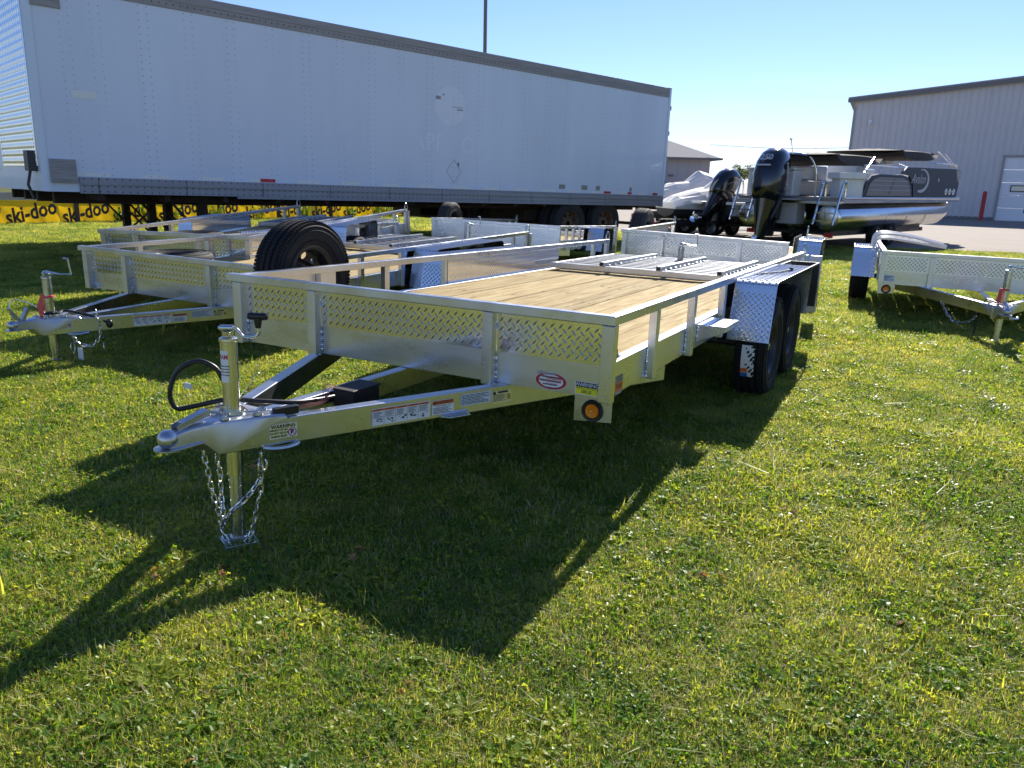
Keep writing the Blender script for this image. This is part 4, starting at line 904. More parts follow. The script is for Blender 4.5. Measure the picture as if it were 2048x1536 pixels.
    g = G(); g.box((Ls - .004, .25, -.40), (Ls + .03, .45, -.30)); g.build('tail_light', 'red', t)
    return t
semi('long white semi-trailer with faded lettering on its side, whole length in view', (-6.315, 10.70, 1.098), .81, 13.85, 2.8)
yw = .81; o2 = Vector((-6.315, 10.70, 0)) + Vector((math.sin(yw), math.cos(yw), 0)) * .30 + Vector((-math.cos(yw), math.sin(yw), 0)) * 3.2
semi('second white semi-trailer, only its nose showing at the left edge', (o2.x, o2.y, 1.06), yw, 13, 2.8, full=False)

# ------------------------------------------------------------ fence with the yellow banner
F0 = Vector((-13.1, 21, 0)); fe_ = Vector((7.2, 8.0, 0)).normalized(); fn = Vector((fe_.y, -fe_.x, 0))
fm = frame((F0.x, F0.y, 0), fe_, (0, 0, 1))     # x along, y up, z toward the viewer
ft = thing('banner_fence', fm, 'low weathered wooden fence hung with yellow banner behind the semi-trailers', 'fence')
for k in range(11):
    x = -4.9 + k * 1.9; G().box((x, .62, -.05), (x + 1.895, .82 - .01 * (k % 2), .03)).build('beam', 'beam', ft, .004)
for k in range(11):
    x = 1.03 - 4 * 1.55 + k * 2.1; G().box((x, .0, .031), (x + .11, .83 if k % 2 else .80, .11)).build('post', 'postw', ft, .004)
x = -4.6; k = 0
while x < 13.6:
    wdt = 2.7 if k % 2 else 2.64; nseg = 36; g = G(); vs = []
    for i in range(nseg + 1):
        for j in range(7):
            xx = i / nseg * wdt; yy = .03 + .585 * j / 6; vs.append((xx, yy, .012 * math.sin(xx * 9 + k + yy * 7) + .008 * math.sin(xx * 23 + yy * 11)))
    g.add(vs, [(i * 7 + j, (i + 1) * 7 + j, (i + 1) * 7 + j + 1, i * 7 + j + 1) for i in range(nseg) for j in range(6)], True)
    bnr = g.build('banner', 'banner', ft, mtx=Matrix.Translation((x, 0, .04)), fixn=False)
    for q in range(2): g = G(); letters(g, 'ski-doo', .56, 0, 0, 0, font_shear=.25, bold=.03, xs=.76); tag(g.build('lettering', 'ink', bnr, fixn=False, mtx=Matrix.Translation((.66 + q * 1.33, .285, .027)) @ Matrix.Rotation(R(14), 4, 'Z')))
    x += wdt; k += 1

# ------------------------------------------------------------ light pole
t = thing('light_pole', (-1.75, 41, 0), 'tall dark light pole rising behind the semi-trailer', 'light pole')
g = G(); g.lathe([(.10, 0), (.085, 14), (0, 14)], 16); g.build('pole', 'trim', t); g = G(); g.box((-.9, -.25, 14), (.9, .25, 14.15)); g.build('lamp_head', 'trim', t); g = G(); g.lathe([(.22, 0), (.22, .5), (.12, .55)], 16); g.build('base', 'beam', t)

# ------------------------------------------------------------ big steel building on the right
bt = thing('steel_building', Matrix.Translation((18.45, 44.75, 0)) @ Matrix.Rotation(R(-25), 4, 'Z'), 'large grey ribbed steel building with white garage door', 'building')
eave = lambda x: 6.27 + .106 * x
X1 = 34.0; gx0, gx1, gh = 7.56, 11.7, 3.26
pk = 20.0
def top(x): return eave(x) if x < pk else eave(2 * pk - x)
g = G(); poly = [(0, 0), (gx0, 0), (gx0, gh), (gx1, gh), (gx1, 0), (2 * pk, 0), (2 * pk, 6.27), (pk, eave(pk)), (0, 6.27)]
mf = frame((0, .30, 0), (1, 0, 0), (0, 0, 1)); g.prism(poly, .12, mf); g.build('wall', 'wall', bt)
G().box((0, .42, 0), (.12, 40, 6.0)).build('wall', 'wall', bt); G().box((2 * pk - .12, .42, 0), (2 * pk, 40, 6.0)).build('wall', 'wall', bt)
k = 0; x = .02
while x < 24:
    zb = gh + .12 if gx0 - .9 < x < gx1 and x + .45 > gx0 and x < gx1 else .15
    xe = min(x + .915, 24)
    g = G(); tp = top(x) - .25
    g.add([(x + .004, .165, zb), (xe - .004, .165, zb), (xe - .004, .165, top(xe) - .22), (x + .004, .165, tp + .03), (x + .004, .179, zb), (xe - .004, .179, zb), (xe - .004, .179, top(xe) - .22), (x + .004, .179, tp + .03)], [(0, 1, 2, 3), (7, 6, 5, 4), (0, 4, 5, 1), (1, 5, 6, 2), (2, 6, 7, 3), (3, 7, 4, 0)])
    for q in range(3):
        xr = x + .05 + q * .305
        if xr + .07 > xe: break
        vs = []
        for zz in (zb, top(xr) - .24): vs += [(xr - .03, .1645, zz), (xr, .125, zz), (xr + .035, .125, zz), (xr + .065, .1645, zz)]
        g.add(vs, [(0, 1, 5, 4), (1, 2, 6, 5), (2, 3, 7, 6)])
    g.build('wall_panel', 'wall', bt); x += .915
g = G(); ang = math.atan(.143)
for sgn, xa, xb in ((1, -.35, pk), (-1, pk, 2 * pk + .35)):
    za, zb = eave(xa) if sgn > 0 else eave(pk), eave(pk) if sgn > 0 else eave(2 * pk - xb)
    g.add([(xa, -.12, za), (xb, -.12, zb), (xb, 40, zb), (xa, 40, za), (xa, -.12, za + .10), (xb, -.12, zb + .10), (xb, 40, zb + .10), (xa, 40, za + .10)], [(0, 1, 2, 3), (7, 6, 5, 4), (0, 4, 5, 1), (1, 5, 6, 2), (2, 6, 7, 3), (3, 7, 4, 0)])
g.build('roof', 'roof', bt)
g = G(); g.beam((-.36, -.14, eave(-.36) - .08), (pk, -.14, eave(pk) - .08), .05, .20); g.build('rake_trim', 'trim', bt)
G().box((-.03, .10, 0), (.10, .29, 5.9)).build('corner_trim', 'roof', bt); G().box((0, .13, .03), (gx0 - .1, .16, .20)).build('base_trim', 'trim', bt)
for a, b_ in (((gx0 - .10, .09, .05), (gx0, .20, gh + .1)), ((gx1, .09, .05), (gx1 + .10, .20, gh + .1)), ((gx0 + .001, .09, gh), (gx1 - .001, .20, gh + .1))): G().box(a, b_).build('door_frame', 'roof', bt)
dr = bpy.data.objects.new('garage_door', None); C.objects.link(dr); dr.parent = bt
for k in range(5):
    z0 = .04 + k * .65; g = G(); g.box((gx0 + .005, .20, z0), (gx1 - .005, .25, z0 + .64))
    for q in range(3): g.box((gx0 + .03, .193, z0 + .12 + q * .19), (gx1 - .03, .1995, z0 + .135 + q * .19))
    g.build('door_panel', 'door', dr)
for k in range(3):
    xw = gx0 + .45 + k * 1.35; G().box((xw, .175, 1.52), (xw + .78, .1995, 1.86)).build('window_frame', 'black', dr); G().box((xw + .05, .170, 1.57), (xw + .73, .1745, 1.81)).build('pane', 'glass', dr)
g = G(); g.box((.8, -.02, 5.0), (.98, .16, 5.15)); g.sphere((.89, -.06, 4.98), .08, 10, 6); g.build('security_light', 'door', bt)
t = thing('bollard', (24.15, 40.9, 0), 'red steel bollard left of the garage door', 'bollard'); g = G(); g.lathe([(.10, 0), (.10, 1.42), (.085, 1.49), (.045, 1.52), (0, 1.525)], 20); g.build('pipe', 'bollard', t); g = G(); g.lathe([(.16, 0), (.16, .05), (.10, .06)], 20); g.build('base', 'concrete', t)

# low building far behind
t = thing('low_building', (-.5, 68, 0), 'low grey building with pale hipped roof behind the semi-trailer', 'building')
G().box((0, 0, 0), (16.9, 18, 3.75)).build('wall', 'wallf', t)
g = G(); a = [(-.8, -.8, 3.72), (17.7, -.8, 3.72), (17.7, 18.8, 3.72), (-.8, 18.8, 3.72), (2, 9, 7.2), (9.5, 9, 7.2)]
g.add(a, [(0, 1, 5, 4), (1, 2, 5), (2, 3, 4, 5), (3, 0, 4), (3, 2, 1, 0)]); g.build('roof', 'roof', t)
g = G()
for a_, b_ in (((-.85, -.85, 3.6), (17.75, -.8, 3.76)), ((17.7, -.85, 3.6), (17.75, 18.8, 3.76))): g.box(a_, b_)
g.build('gutter', 'trim', t); g = G(); g.box((13.4, -.25, 2.2), (13.8, 0, 2.35)); g.build('wall_lamp', 'trim', t)
g = G()
for k in range(18): g.box((k * .93 + .2, -.03, 0), (k * .93 + .24, -.001, 3.6))
g.build('siding_ribs', 'wallf', t); tag(t.children[-1], kind='stuff')

t = thing('power_line', (0, 0, 0), 'thin utility wire sagging from the low building towards the steel building', 'utility wire')
g = G(); g.tube(smooth_path([(16.5, 69, 4.9), (22, 66, 4.6), (28, 63, 4.75), (33, 60, 5.1)], 6), .018, 4); g.build('wire', 'dark', t)
# ------------------------------------------------------------ boats
def outboard(parent, o, s=1.0, tilt=0, num='250', yawz=0, mt='cowl'):
    """cowl + midsection + gearcase + propeller; local x points to the bow"""
    m_ = Matrix.Translation(o) @ Matrix.Rotation(yawz, 4, 'Z') @ Matrix.Rotation(tilt, 4, 'Y') @ Matrix.Scale(s, 4)
    root = bpy.data.objects.new('outboard_motor', None); C.objects.link(root); root.parent = parent; root.matrix_local = m_
    secs = [(-.10, .16, .15, .0), (-.06, .30, .22, -.02), (.10, .37, .26, -.02), (.35, .39, .28, -.04), (.58, .37, .27, -.02), (.76, .31, .235, .03), (.86, .22, .17, .07), (.90, .06, .06, .09)]
    rings = []
    for z, a, b_, dx in secs: rings.append([(dx + a * (abs(math.cos(q)) ** .8) * (1 if math.cos(q) > 0 else -1), b_ * (abs(math.sin(q)) ** .8) * (1 if math.sin(q) > 0 else -1), z) for q in [2 * PI * i / 20 for i in range(20)]])
    G().loft(rings).build('cowl', 'cowl', root, sharp=60)
    rings = []
    for z, a, b_, dx in [(-.75, .16, .06, -.02), (-.5, .20, .10, -.02), (-.25, .27, .17, 0), (-.08, .31, .21, 0)]: rings.append([(dx + a * math.cos(q), b_ * math.sin(q), z) for q in [2 * PI * i / 16 for i in range(16)]])
    G().loft(rings).build('midsection', 'cowl', root)
    g = G(); rings = []
    for x, r in ((-.30, .02), (-.26, .05), (-.1, .065), (.12, .065), (.25, .04), (.30, .01)): rings.append([(x, r * math.cos(q), -.92 + r * math.sin(q)) for q in [2 * PI * i / 12 for i in range(12)]])
    g.loft(rings); g.box((-.22, -.10, -.775), (.20, .10, -.76)); g.add([(.15, 0, -.92), (.12, .014, -.76), (-.12, .014, -.76), (-.1, 0, -.92), (.12, -.014, -.76), (-.12, -.014, -.76)], [(0, 1, 2, 3), (3, 5, 4, 0)]); g.add([(.12, 0, -.95), (.0, .01, -1.12), (-.06, .01, -1.12), (-.06, 0, -.95), (.0, -.01, -1.12)], [(0, 1, 2, 3), (3, 2, 4, 0)])
    g.build('gearcase', 'cowl', root)
    g = G()
    for k in range(4):
        mt_ = Matrix.Translation((-.34, 0, -.92)) @ Matrix.Rotation(k * PI / 2 + .4, 4, 'X')
        vs = []
        for i in range(5):
            for j in range(4):
                rr = .04 + .15 * i / 4; an = (-.5 + j / 3) * (1.1 if i < 4 else .5); vs.append((an * .11, rr * math.sin(an), rr * math.cos(an)))
        g.add(vs, [(i * 4 + j, i * 4 + j + 1, (i + 1) * 4 + j + 1, (i + 1) * 4 + j) for i in range(4) for j in range(3)], True, mt_)
    g.lathe([(0, -.05), (.035, -.04), (.05, .08)], 12, Matrix.Translation((-.34, 0, -.92)) @ Matrix.Rotation(PI / 2, 4, 'Y')); g.build('propeller', 'chrome', root, fixn=False)
    g = G(); g.box((.20, -.13, -.30), (.42, .13, .02)); g.box((.30, -.09, -.6), (.40, .09, -.3)); g.tube([(.2, -.10, .08), (.45, -.14, .12), (.6, -.1, -.1)], .025, 8); g.build('bracket', 'black', root)
    if num:
        g = G(); letters(g, num, .15, 0, 0, 0, bold=.03, font_shear=.15); g.build('lettering', 'silver', root, fixn=False, mtx=frame((-.395, .0, .62), (0, -1, 0), (.25, 0, 1)))
        g = G(); letters(g, 'MERCURY', .125, 0, 0, 0, bold=.02); g.build('lettering', 'silver', root, fixn=False, mtx=frame((.02, -.292, .36), (.45, -.02, -.88), (.88, 0, .45)) )
        g = G(); g.box((-.44, -.12, .46), (-.415, .12, .485)); g.build('cowl_trim', 'silver', root)
    return root
def ladder(parent, x, y, z, mt='chrome', h=.95, wd=.46, tilt=.28):
    g = G()
    for s_ in (-1, 1):
        yy = y + s_ * wd / 2; g.tube(smooth_path([(x - tilt * .9 - .05, yy, z - h * .62), (x - .08, yy, z), (x + .02, yy, z + h * .30), (x + .10, yy, z + h * .38), (x + .17, yy, z + h * .30), (x + .18, yy, z - .02)], 4), .026, 8)
    for k in range(4):
        f = k / 3; g.beam((x - tilt * .9 * (1 - f) - .06, y - wd / 2, z - h * .55 * (1 - f) + .02), (x - tilt * .9 * (1 - f) - .06, y + wd / 2, z - h * .55 * (1 - f) + .02), .05, .022)
    return g.build('boarding_ladder', mt, parent)
def boat_trailer(label, mtx, L, W, wheels, zf=.52, group='boat trailers on the paved lot'):
    t = thing('boat_trailer', mtx, label, 'boat trailer', group)
    g = G()
    for yy in (.25, W - .25): g.box((0, yy - .04, zf - .10), (L, yy + .04, zf)); 
    for x in np.linspace(.1, L - .2, 7): g.box((x, .2, zf - .08), (x + .07, W - .2, zf - .02))
    g.build('frame', 'blackm', t)
    g = G(); g.beam((L, .3, zf - .05), (L + 1.1, W / 2, zf - .05), .08, .09); g.beam((L, W - .3, zf - .05), (L + 1.1, W / 2, zf - .05), .08, .09); g.build('tongue_beam', 'blackm', t)
    for yy in (.28, W / 2, W - .28): G().box((.1, yy - .05, zf + .0), (L - .2, yy + .05, zf + .07)).build('bunk', 'dark', t)
    for x in wheels:
        for yy, s_ in ((.08, -1), (W - .08, 1)): wheel(t, (x, yy, .315), (0, s_, 0), r=.30, wd=.2, rim=.17, rimmt='alud', hub=False)
    for x in wheels: G().box((x - .33, -.02, .63), (x + .33, .17, .645)).build('fender', 'blackm', t); G().box((x - .33, W - .17, .63), (x + .33, W + .02, .645)).build('fender', 'blackm', t)
    g = G(); g.tube([(L + .8, W / 2 - .12, .06), (L + .8, W / 2 - .12, .62)], .03, 10); g.build('jack', 'black', t); G().box((L + .72, W / 2 - .2, .03), (L + .88, W / 2 - .04, .06)).build('jack_foot', 'black', t)
    for yy in (.12, W - .3): G().box((-.03, yy, zf - .12), (.0, yy + .2, zf - .02)).build('tail_light', 'red', t)
    return t
PX, PY = 7.06, 17.85; bd = Vector((.723, .691, .003)).normalized(); bl = Vector((-.691, .723, 0)); bl = (bl - bd * bl.dot(bd)).normalized(); bu = bd.cross(bl)
PM = Matrix(((bd.x, bl.x, bu.x, PX), (bd.y, bl.y, bu.y, PY), (bd.z, bl.z, bu.z, -.02), (0, 0, 0, 1)))
pm_flat = Matrix.Translation((PX, PY, .032)) @ Matrix.Rotation(math.atan2(.691, .723), 4, 'Z')
boat_trailer('black boat trailer carrying the large pontoon boat', pm_flat @ Matrix.Translation((.2, -.22, 0)), 5.8, 2.4, [2.2, 3.0], .42)
P_ = thing('pontoon_boat', PM, 'large pontoon boat with black bow panels and a 250 outboard', 'boat', 'boats on the paved lot')
for yy, x0 in ((0, 0), (1.95, 0), (.975, .35)):
    z = .80; rings = []; r = .31
    prof = [(x0, .02), (x0, .26), (x0 + .02, .30), (x0 + .05, r), (6.6, r), (7.0, .27), (7.35, .16), (7.6, .06), (7.66, .01)]
    for x, rr in prof:
        zc = z + max(0, (x - 6.4)) * .20; rings.append([(x, yy + rr * math.cos(q), zc + rr * math.sin(q)) for q in [2 * PI * i / 28 for i in range(28)]])
    g = G(); g.loft(rings); pt = g.build('pontoon_tube', 'pontoon', P_, sharp=50)
    g = G()
    for x in (1.3, 2.6, 3.9, 5.2): g.tube([(x, yy + (r + .001) * math.cos(q), z + (r + .001) * math.sin(q)) for q in [2 * PI * i / 28 for i in range(28)]], .006, 4, closed=True)
    g.build('weld_seam', 'pontoon', pt)
    g = G(); g.box((x0 + .3, yy - .05, z + r - .02), (6.9, yy + .05, 1.16)); g.build('riser_bracket', 'alud', pt)
g = G(); g.add([(7.25, -.05, 1.0), (7.66, -.02, 1.12), (7.7, 0, 1.04), (7.25, .05, 1.0), (7.66, .02, 1.12)], [(0, 1, 2), (3, 2, 4), (0, 3, 4, 1)]); g.build('nose_cone', 'bwhite', P_)
G().box((-.05, -.30, 1.165), (7.5, 2.25, 1.24)).build('deck', 'btaupe', P_)
g = G(); g.box((-.0, -.335, 1.13), (7.5, -.301, 1.25)); g.tube([(-.05, -.35, 1.235), (7.5, -.35, 1.235)], .028, 10); g.build('rub_rail', 'pontoon', P_)
g = G(); letters(g, '/ | \\ /', .14, 0, 0, 0); 
# stern lounge: curved white shells
def shell(pts, z0, z1, nm, mt, th=.05, par=None):
    g = G(); n = len(pts); vs = []
    for x, y in pts: vs += [(x, y, z0), (x, y, z1)]
    P2 = []
    for i, (x, y) in enumerate(pts):
        a = Vector(pts[max(i - 1, 0)]); b_ = Vector(pts[min(i + 1, n - 1)]); d = (b_ - a).normalized(); nn = Vector((-d.y, d.x)) * th; P2.append((x + nn.x, y + nn.y))
    vs = []
    for (x, y), (x2, y2) in zip(pts, P2): vs += [(x, y, z0), (x, y, z1), (x2, y2, z1), (x2, y2, z0)]
    fs = []
    for i in range(n - 1):
        for k in range(4): fs.append((i * 4 + k, i * 4 + (k + 1) % 4, (i + 1) * 4 + (k + 1) % 4, (i + 1) * 4 + k))
    fs += [(0, 1, 2, 3), ((n - 1) * 4, (n - 1) * 4 + 1, (n - 1) * 4 + 2, (n - 1) * 4 + 3)]
    g.add(vs, fs, True); return g.build(nm, mt, par or P_, .012, sharp=35)
G().box((.10, .95, 1.242), (.50, 2.15, 1.84)).build('stern_lounge', 'bwhite', P_, .03)
G().box((.02, .93, 1.842), (.60, 2.17, 1.90)).build('lounge_top', 'bwhite', P_, .025)
g = G(); letters(g, 'a', .5, 0, 0, 0, font_shear=.4); g.build('scroll_mark', 'trim', P_, fixn=False, mtx=frame((.096, 1.35, 1.60), (0, -1, 0), (0, 0, 1)))
G().box((.094, 1.18, 1.40), (.0985, 1.75, 1.45)).build('trim_strip', 'trim', P_)
shell([(1.35, .30), (.75, .28), (.45, .15), (.38, -.05), (.50, -.20), (.75, -.27), (.98, -.27)], 1.242, 1.66, 'lounge_shell', 'bwhite', -.05)
shell([(1.35, .32), (.73, .30), (.42, .17), (.35, -.05), (.48, -.22), (.75, -.29), (.98, -.29)], 1.662, 1.80, 'lounge_back', 'bwhite', -.12)
G().box((.85, -.15, 1.242), (2.3, .30, 1.50)).build('seat', 'bgrey', P_, .04)
# side gate framed in dark
def prismx(poly, y0, th, nm, mt, bev=.0, par=None): g = G(); g.prism(poly, th, frame((0, y0, 0), (1, 0, 0), (0, 0, 1))); return g.build(nm, mt, par or P_, bev)
gx = lambda x: .95 + (x - 2.25) * 1.127
ga = [(gx(x), z) for x, z in [(2.25, 1.25), (5.0, 1.25), (4.86, 1.55), (4.62, 1.74), (4.3, 1.80), (3.0, 1.80), (2.65, 1.76), (2.42, 1.62)]]
prismx(ga, -.27, .05, 'side_gate', 'bblack', .01)
gb_ = [(gx(x), z) for x, z in [(2.42, 1.30), (4.84, 1.30), (4.72, 1.52), (4.55, 1.67), (4.25, 1.73), (3.05, 1.73), (2.76, 1.69), (2.56, 1.58)]]
gp = prismx(gb_, -.3215, .012, 'gate_panel', 'btaupe', .003)
for z, a, b_ in ((1.42, 2.50, 4.78), (1.53, 2.56, 4.72), (1.64, 2.70, 4.58)): G().box((gx(a), -.340, z), (gx(b_), -.3345, z + .018)).build('chrome_strip', 'chrome', gp)
prismx([(2.4, 1.33), (2.55, 1.33), (2.78, 1.70), (2.63, 1.70)], -.3335, .001, 'slash', 'trim')
# black bow panels
bpn = prismx([(3.10, 1.82), (3.45, 2.00), (5.15, 2.02), (5.15, 1.25), (4.10, 1.25), (3.95, 1.58), (3.68, 1.78)], -.27, .05, 'bow_panel', 'bblack', .006)
bp2 = prismx([(5.16, 1.25), (7.32, 1.25), (7.46, 1.98), (7.1, 2.04), (5.16, 2.02)], -.27, .05, 'bow_panel', 'bblack', .006)
prismx([(7.0, 2.02), (7.46, 1.97), (7.44, 1.7), (7.3, 1.68)], -.3245, .002, 'corner_panel', 'bgrey')
for k in range(4): G().box((7.05 + k * .05, -.335, 1.96 - k * .075), (7.47, -.3275, 1.99 - k * .075)).build('chrome_strip', 'chrome', P_)
g = G(); letters(g, 'Avalon', .34, 0, 0, 0, font_shear=.4); g.build('lettering', 'silver', bpn, fixn=False, mtx=frame((4.30, -.3225, 1.72), (1, 0, 0), (0, 0, 1)))
cres = []
for i in range(13): a = R(110 - 220 * i / 12); cres.append((4.52 + .52 * math.cos(a), 1.68 + .30 * math.sin(a)))
for i in range(13): a = R(-100 + 200 * i / 12); cres.append((4.44 + .48 * math.cos(a), 1.70 + .25 * math.sin(a)))
g = G(); g.prism(cres, .003, frame((0, -.3215, 0), (1, 0, 0), (0, 0, 1))); g.build('crescent_mark', 'silver', bpn)
for k in range(3):
    g = G(); g.lathe([(.045, 0), (.065, .012), (.085, 0)], 20, frame((6.45 + k * .3, -.3225, 1.42), (1, 0, 0), (0, 0, 1))); g.build('speaker_ring', 'chrome', bp2)
g = G(); disc(g, 0, 0, .05, 0, 16); g.build('badge', 'silver', bp2, mtx=frame((5.75, -.3225, 1.72), (1, 0, 0), (0, 0, 1)), fixn=False)
prismx([(4.5, 1.25), (7.3, 1.25), (7.3, 1.9), (4.5, 1.9)], 2.2, .05, 'far_side_panel', 'bblack')
# console, windscreen, dome, bimini tops, rails
g = G(); g.add([(3.9, 1.15, 1.242), (4.9, 1.15, 1.242), (4.9, 2.1, 1.242), (3.9, 2.1, 1.242), (4.1, 1.2, 2.10), (4.7, 1.2, 2.0), (4.7, 2.05, 2.0), (4.1, 2.05, 2.10)], [(0, 3, 2, 1), (4, 5, 6, 7), (0, 1, 5, 4), (1, 2, 6, 5), (2, 3, 7, 6), (3, 0, 4, 7)]); g.build('helm_console', 'bwhite', P_, .04)
g = G(); g.add([(4.4, 1.15, 2.0), (4.75, 1.15, 2.02), (5.15, 1.15, 2.30), (4.95, 1.15, 2.33), (4.4, 2.1, 2.0), (4.75, 2.1, 2.02), (5.15, 2.1, 2.30), (4.95, 2.1, 2.33)], [(0, 1, 2, 3), (7, 6, 5, 4), (0, 4, 5, 1), (1, 5, 6, 2), (2, 6, 7, 3), (3, 7, 4, 0)]); g.build('windscreen', 'bwhite', P_, .02)
g = G(); g.lathe([(0, .12), (.14, .115), (.20, .07), (.20, 0), (.15, -.02)], 20, Matrix.Translation((5.0, .9, 2.32))); g.box((4.8, .75, 2.1), (5.3, 1.1, 2.30)); g.build('radar_dome', 'bwhite', P_, .01)
for (x0, y0, l, wd_) in ((5.35, -.1, 1.6, .45), (1.3, 1.55, 1.9, .5), (2.9, 1.5, .7, .5), (5.3, 1.6, 1.7, .5)):
    G().box((x0, y0, 1.242), (x0 + l, y0 + wd_, 1.62)).build('seat', 'bwhite', P_, .05); G().box((x0, y0 + (.30 if y0 > .5 else 0), 1.622), (x0 + l, y0 + (.48 if y0 > .5 else .18), 2.02)).build('seat_back', 'bwhite', P_, .05)
def bimini(x0, x1, y0, y1, z, nm='bimini_top', sag=.03, roll_=.0):
    rings = []
    for i in range(15):
        f = i / 14; x = x0 + (x1 - x0) * f; s_ = math.sin(PI * min(1, max(0, f))) ** .35; rings.append([(x, y0 + (y1 - y0) * .5 * (1 - s_ * 1.0) * .35, z - .06 * (1 - s_)), (x, y0, z - .20 * s_ - .02), (x, y0 + .05, z - .22 * s_), (x, (y0 + y1) / 2, z - .20 * s_ - .02), (x, y1 - .05, z - .22 * s_), (x, y1, z - .18 * s_ - .02), (x, y1 - .1, z + .02 * s_), (x, (y0 + y1) / 2, z + .08 * s_ + sag * math.sin(f * 22) * .3), (x, y0 + .12, z + .02 * s_)])
    g = G(); g.loft(rings); return g.build(nm, 'canvas', P_, sharp=30)
bimini(.35, 2.9, .1, 1.9, 2.20); bimini(3.7, 6.3, -.05, 1.95, 2.42)
g = G()
for a, b_, c_ in (((1.2, -.2, 1.82), (2.4, .1, 2.2), 0), ((1.2, 2.1, 1.82), (2.4, 1.9, 2.2), 0), ((6.9, .0, 2.45), (7.3, -.2, 2.1), 0), ((6.3, .0, 2.5), (7.3, -.2, 2.05), 0), ((3.7, 0, 2.1), (4.9, -.2, 1.9), 0), ((4.4, 1.9, 2.4), (5.4, 2.1, 2.0), 0)): g.tube([a, b_], .014, 6)
g.build('bimini_frame', 'chrome', P_)
g = G(); pr = [(.55, .60, 1.24), (.50, .62, 1.80), (.42, .72, 2.10), (.36, .90, 2.20), (.30, 1.4, 2.22), (.26, 1.72, 2.16), (.28, 1.88, 1.98), (.34, 1.95, 1.7), (.36, 1.97, 1.24)]
g.tube(smooth_path(pr, 5), .027, 12); g.tube([(.2, 1.1, 2.22), (.05, 1.1, 2.52)], .009, 6); g.sphere((.05, 1.1, 2.53), .03, 8, 6); g.build('tow_arch', 'chrome', P_)
g = G(); 
g.tube(smooth_path([(1.1, -.25, 1.6), (1.15, -.25, 1.9), (1.35, -.25, 1.99), (4.3, -.25, 1.97), (4.75, -.25, 1.99)], 4), .013, 6)
for x in (1.9, 2.6, 3.3, 4.0): g.tube([(x, -.25, 1.62 + .12), (x + .12, -.25, 1.97)], .011, 6)
g.tube([(5.2, -.22, 2.04), (5.3, -.22, 2.16), (7.2, -.22, 2.16), (7.4, -.22, 2.02)], .013, 6); g.sphere((7.3, -.2, 2.14), .05, 8, 6); g.build('grab_rail', 'chrome', P_)
ladder(P_, -.02, -.05, 1.24); ladder(P_, -.02, 2.05, 1.24, h=.95)
G().box((-.12, -.30, 1.10), (.0, 2.25, 1.16)).build('transom_beam', 'pontoon', P_); G().box((-.45, .62, 1.17), (.0, 1.32, 1.20)).build('swim_platform', 'bgrey', P_, .01)
g = G(); g.box((-.10, .70, .62), (.35, 1.28, 1.16)); g.build('motor_pod', 'bgrey', P_, .02)
outboard(P_, (-.62, 1.18, 1.20), 1.28, R(15), '250', R(6))
# second boat, mostly hidden
M2 = Matrix.Translation((5.45, 20.6, .03)) @ Matrix.Rotation(R(44), 4, 'Z')
boat_trailer('black boat trailer under the smaller outboard boat', M2 @ Matrix.Translation((.3, -1.0, 0)), 4.6, 2.0, [1.7], .45)
b2 = thing('motor_boat', M2, 'smaller white motor boat with a tilted black outboard', 'boat', 'boats on the paved lot')
rings = []
for x, hw, zk in ((0, 1.0, .55), (1.5, 1.08, .52), (3.2, 1.0, .56), (4.5, .65, .75), (5.3, .2, 1.05), (5.6, .03, 1.2)): rings.append([(x, -hw, 1.15 + x * .02), (x, -hw * .9, .85), (x, 0, zk), (x, hw * .9, .85), (x, hw, 1.15 + x * .02), (x, 0, 1.12 + x * .02)])
g = G(); g.loft(rings, smooth=False); g.build('hull', 'bwhite', b2, .02)
g = G(); g.box((-.55, .35, .93), (.0, 1.0, 1.0)); g.box((-.55, -1.0, .93), (.0, -.35, 1.0)); g.build('swim_platform', 'bwhite', b2, .015)
rings = []
for x, z in ((.2, 1.2), (1.0, 1.5), (2.2, 1.75), (3.2, 1.6), (4.6, 1.35)): rings.append([(x, -.95, 1.2), (x, -.5, z - .05), (x, 0, z), (x, .5, z - .08), (x, .95, 1.2)])
G().loft(rings, smooth=False).build('cover', 'cover', b2, .02)
outboard(b2, (-.35, 0, 1.12), .92, R(38), '', R(-10))
g = G(); g.box((-.25, -.2, .5), (.02, .2, 1.1)); g.build('motor_bracket', 'black', b2)
# covered watercraft
def jetski(label, loc, rot, s=1.0, wave=0):
    m_ = Matrix.Translation(loc) @ Matrix.Rotation(rot, 4, 'Z') @ Matrix.Scale(s, 4)
    tt = boat_trailer(label.replace('watercraft draped in a', 'trailer under watercraft with'), m_ @ Matrix.Translation((0, -.6, 0)), 2.9, 1.2, [1.1], .42, 'watercraft trailers beside the semi-trailer')
    t = thing('covered_watercraft', m_, label, 'watercraft', 'covered watercraft on trailers')
    rings = []; prof = [(0, .42, .95), (.25, .5, 1.12), (.9, .52, 1.28), (1.35, .50, 1.32), (1.75, .50, 1.62), (2.05, .46, 1.55), (2.6, .38, 1.22), (3.0, .15, 1.02)]
    rr = random.Random(wave)
    for x, hw, z in prof: rings.append([(x, hw * math.cos(a) * (1 + rr.uniform(-.05, .05)), .78 + (z - .78) * max(0, math.sin(a)) ** .8 + rr.uniform(-.02, .02)) for a in [PI * i / 12 for i in range(13)]])
    G().loft(rings, smooth=False).build('cover', 'cover', t, .01)
    rings = []
    for x, hw, z in ((0, .40, .55), (1.5, .48, .5), (2.6, .34, .6), (3.05, .1, .85)): rings.append([(x, -hw, .80), (x, -hw * .8, z + .1), (x, 0, z), (x, hw * .8, z + .1), (x, hw, .80)])
    G().loft(rings, smooth=False).build('hull', 'dark', t, .01)
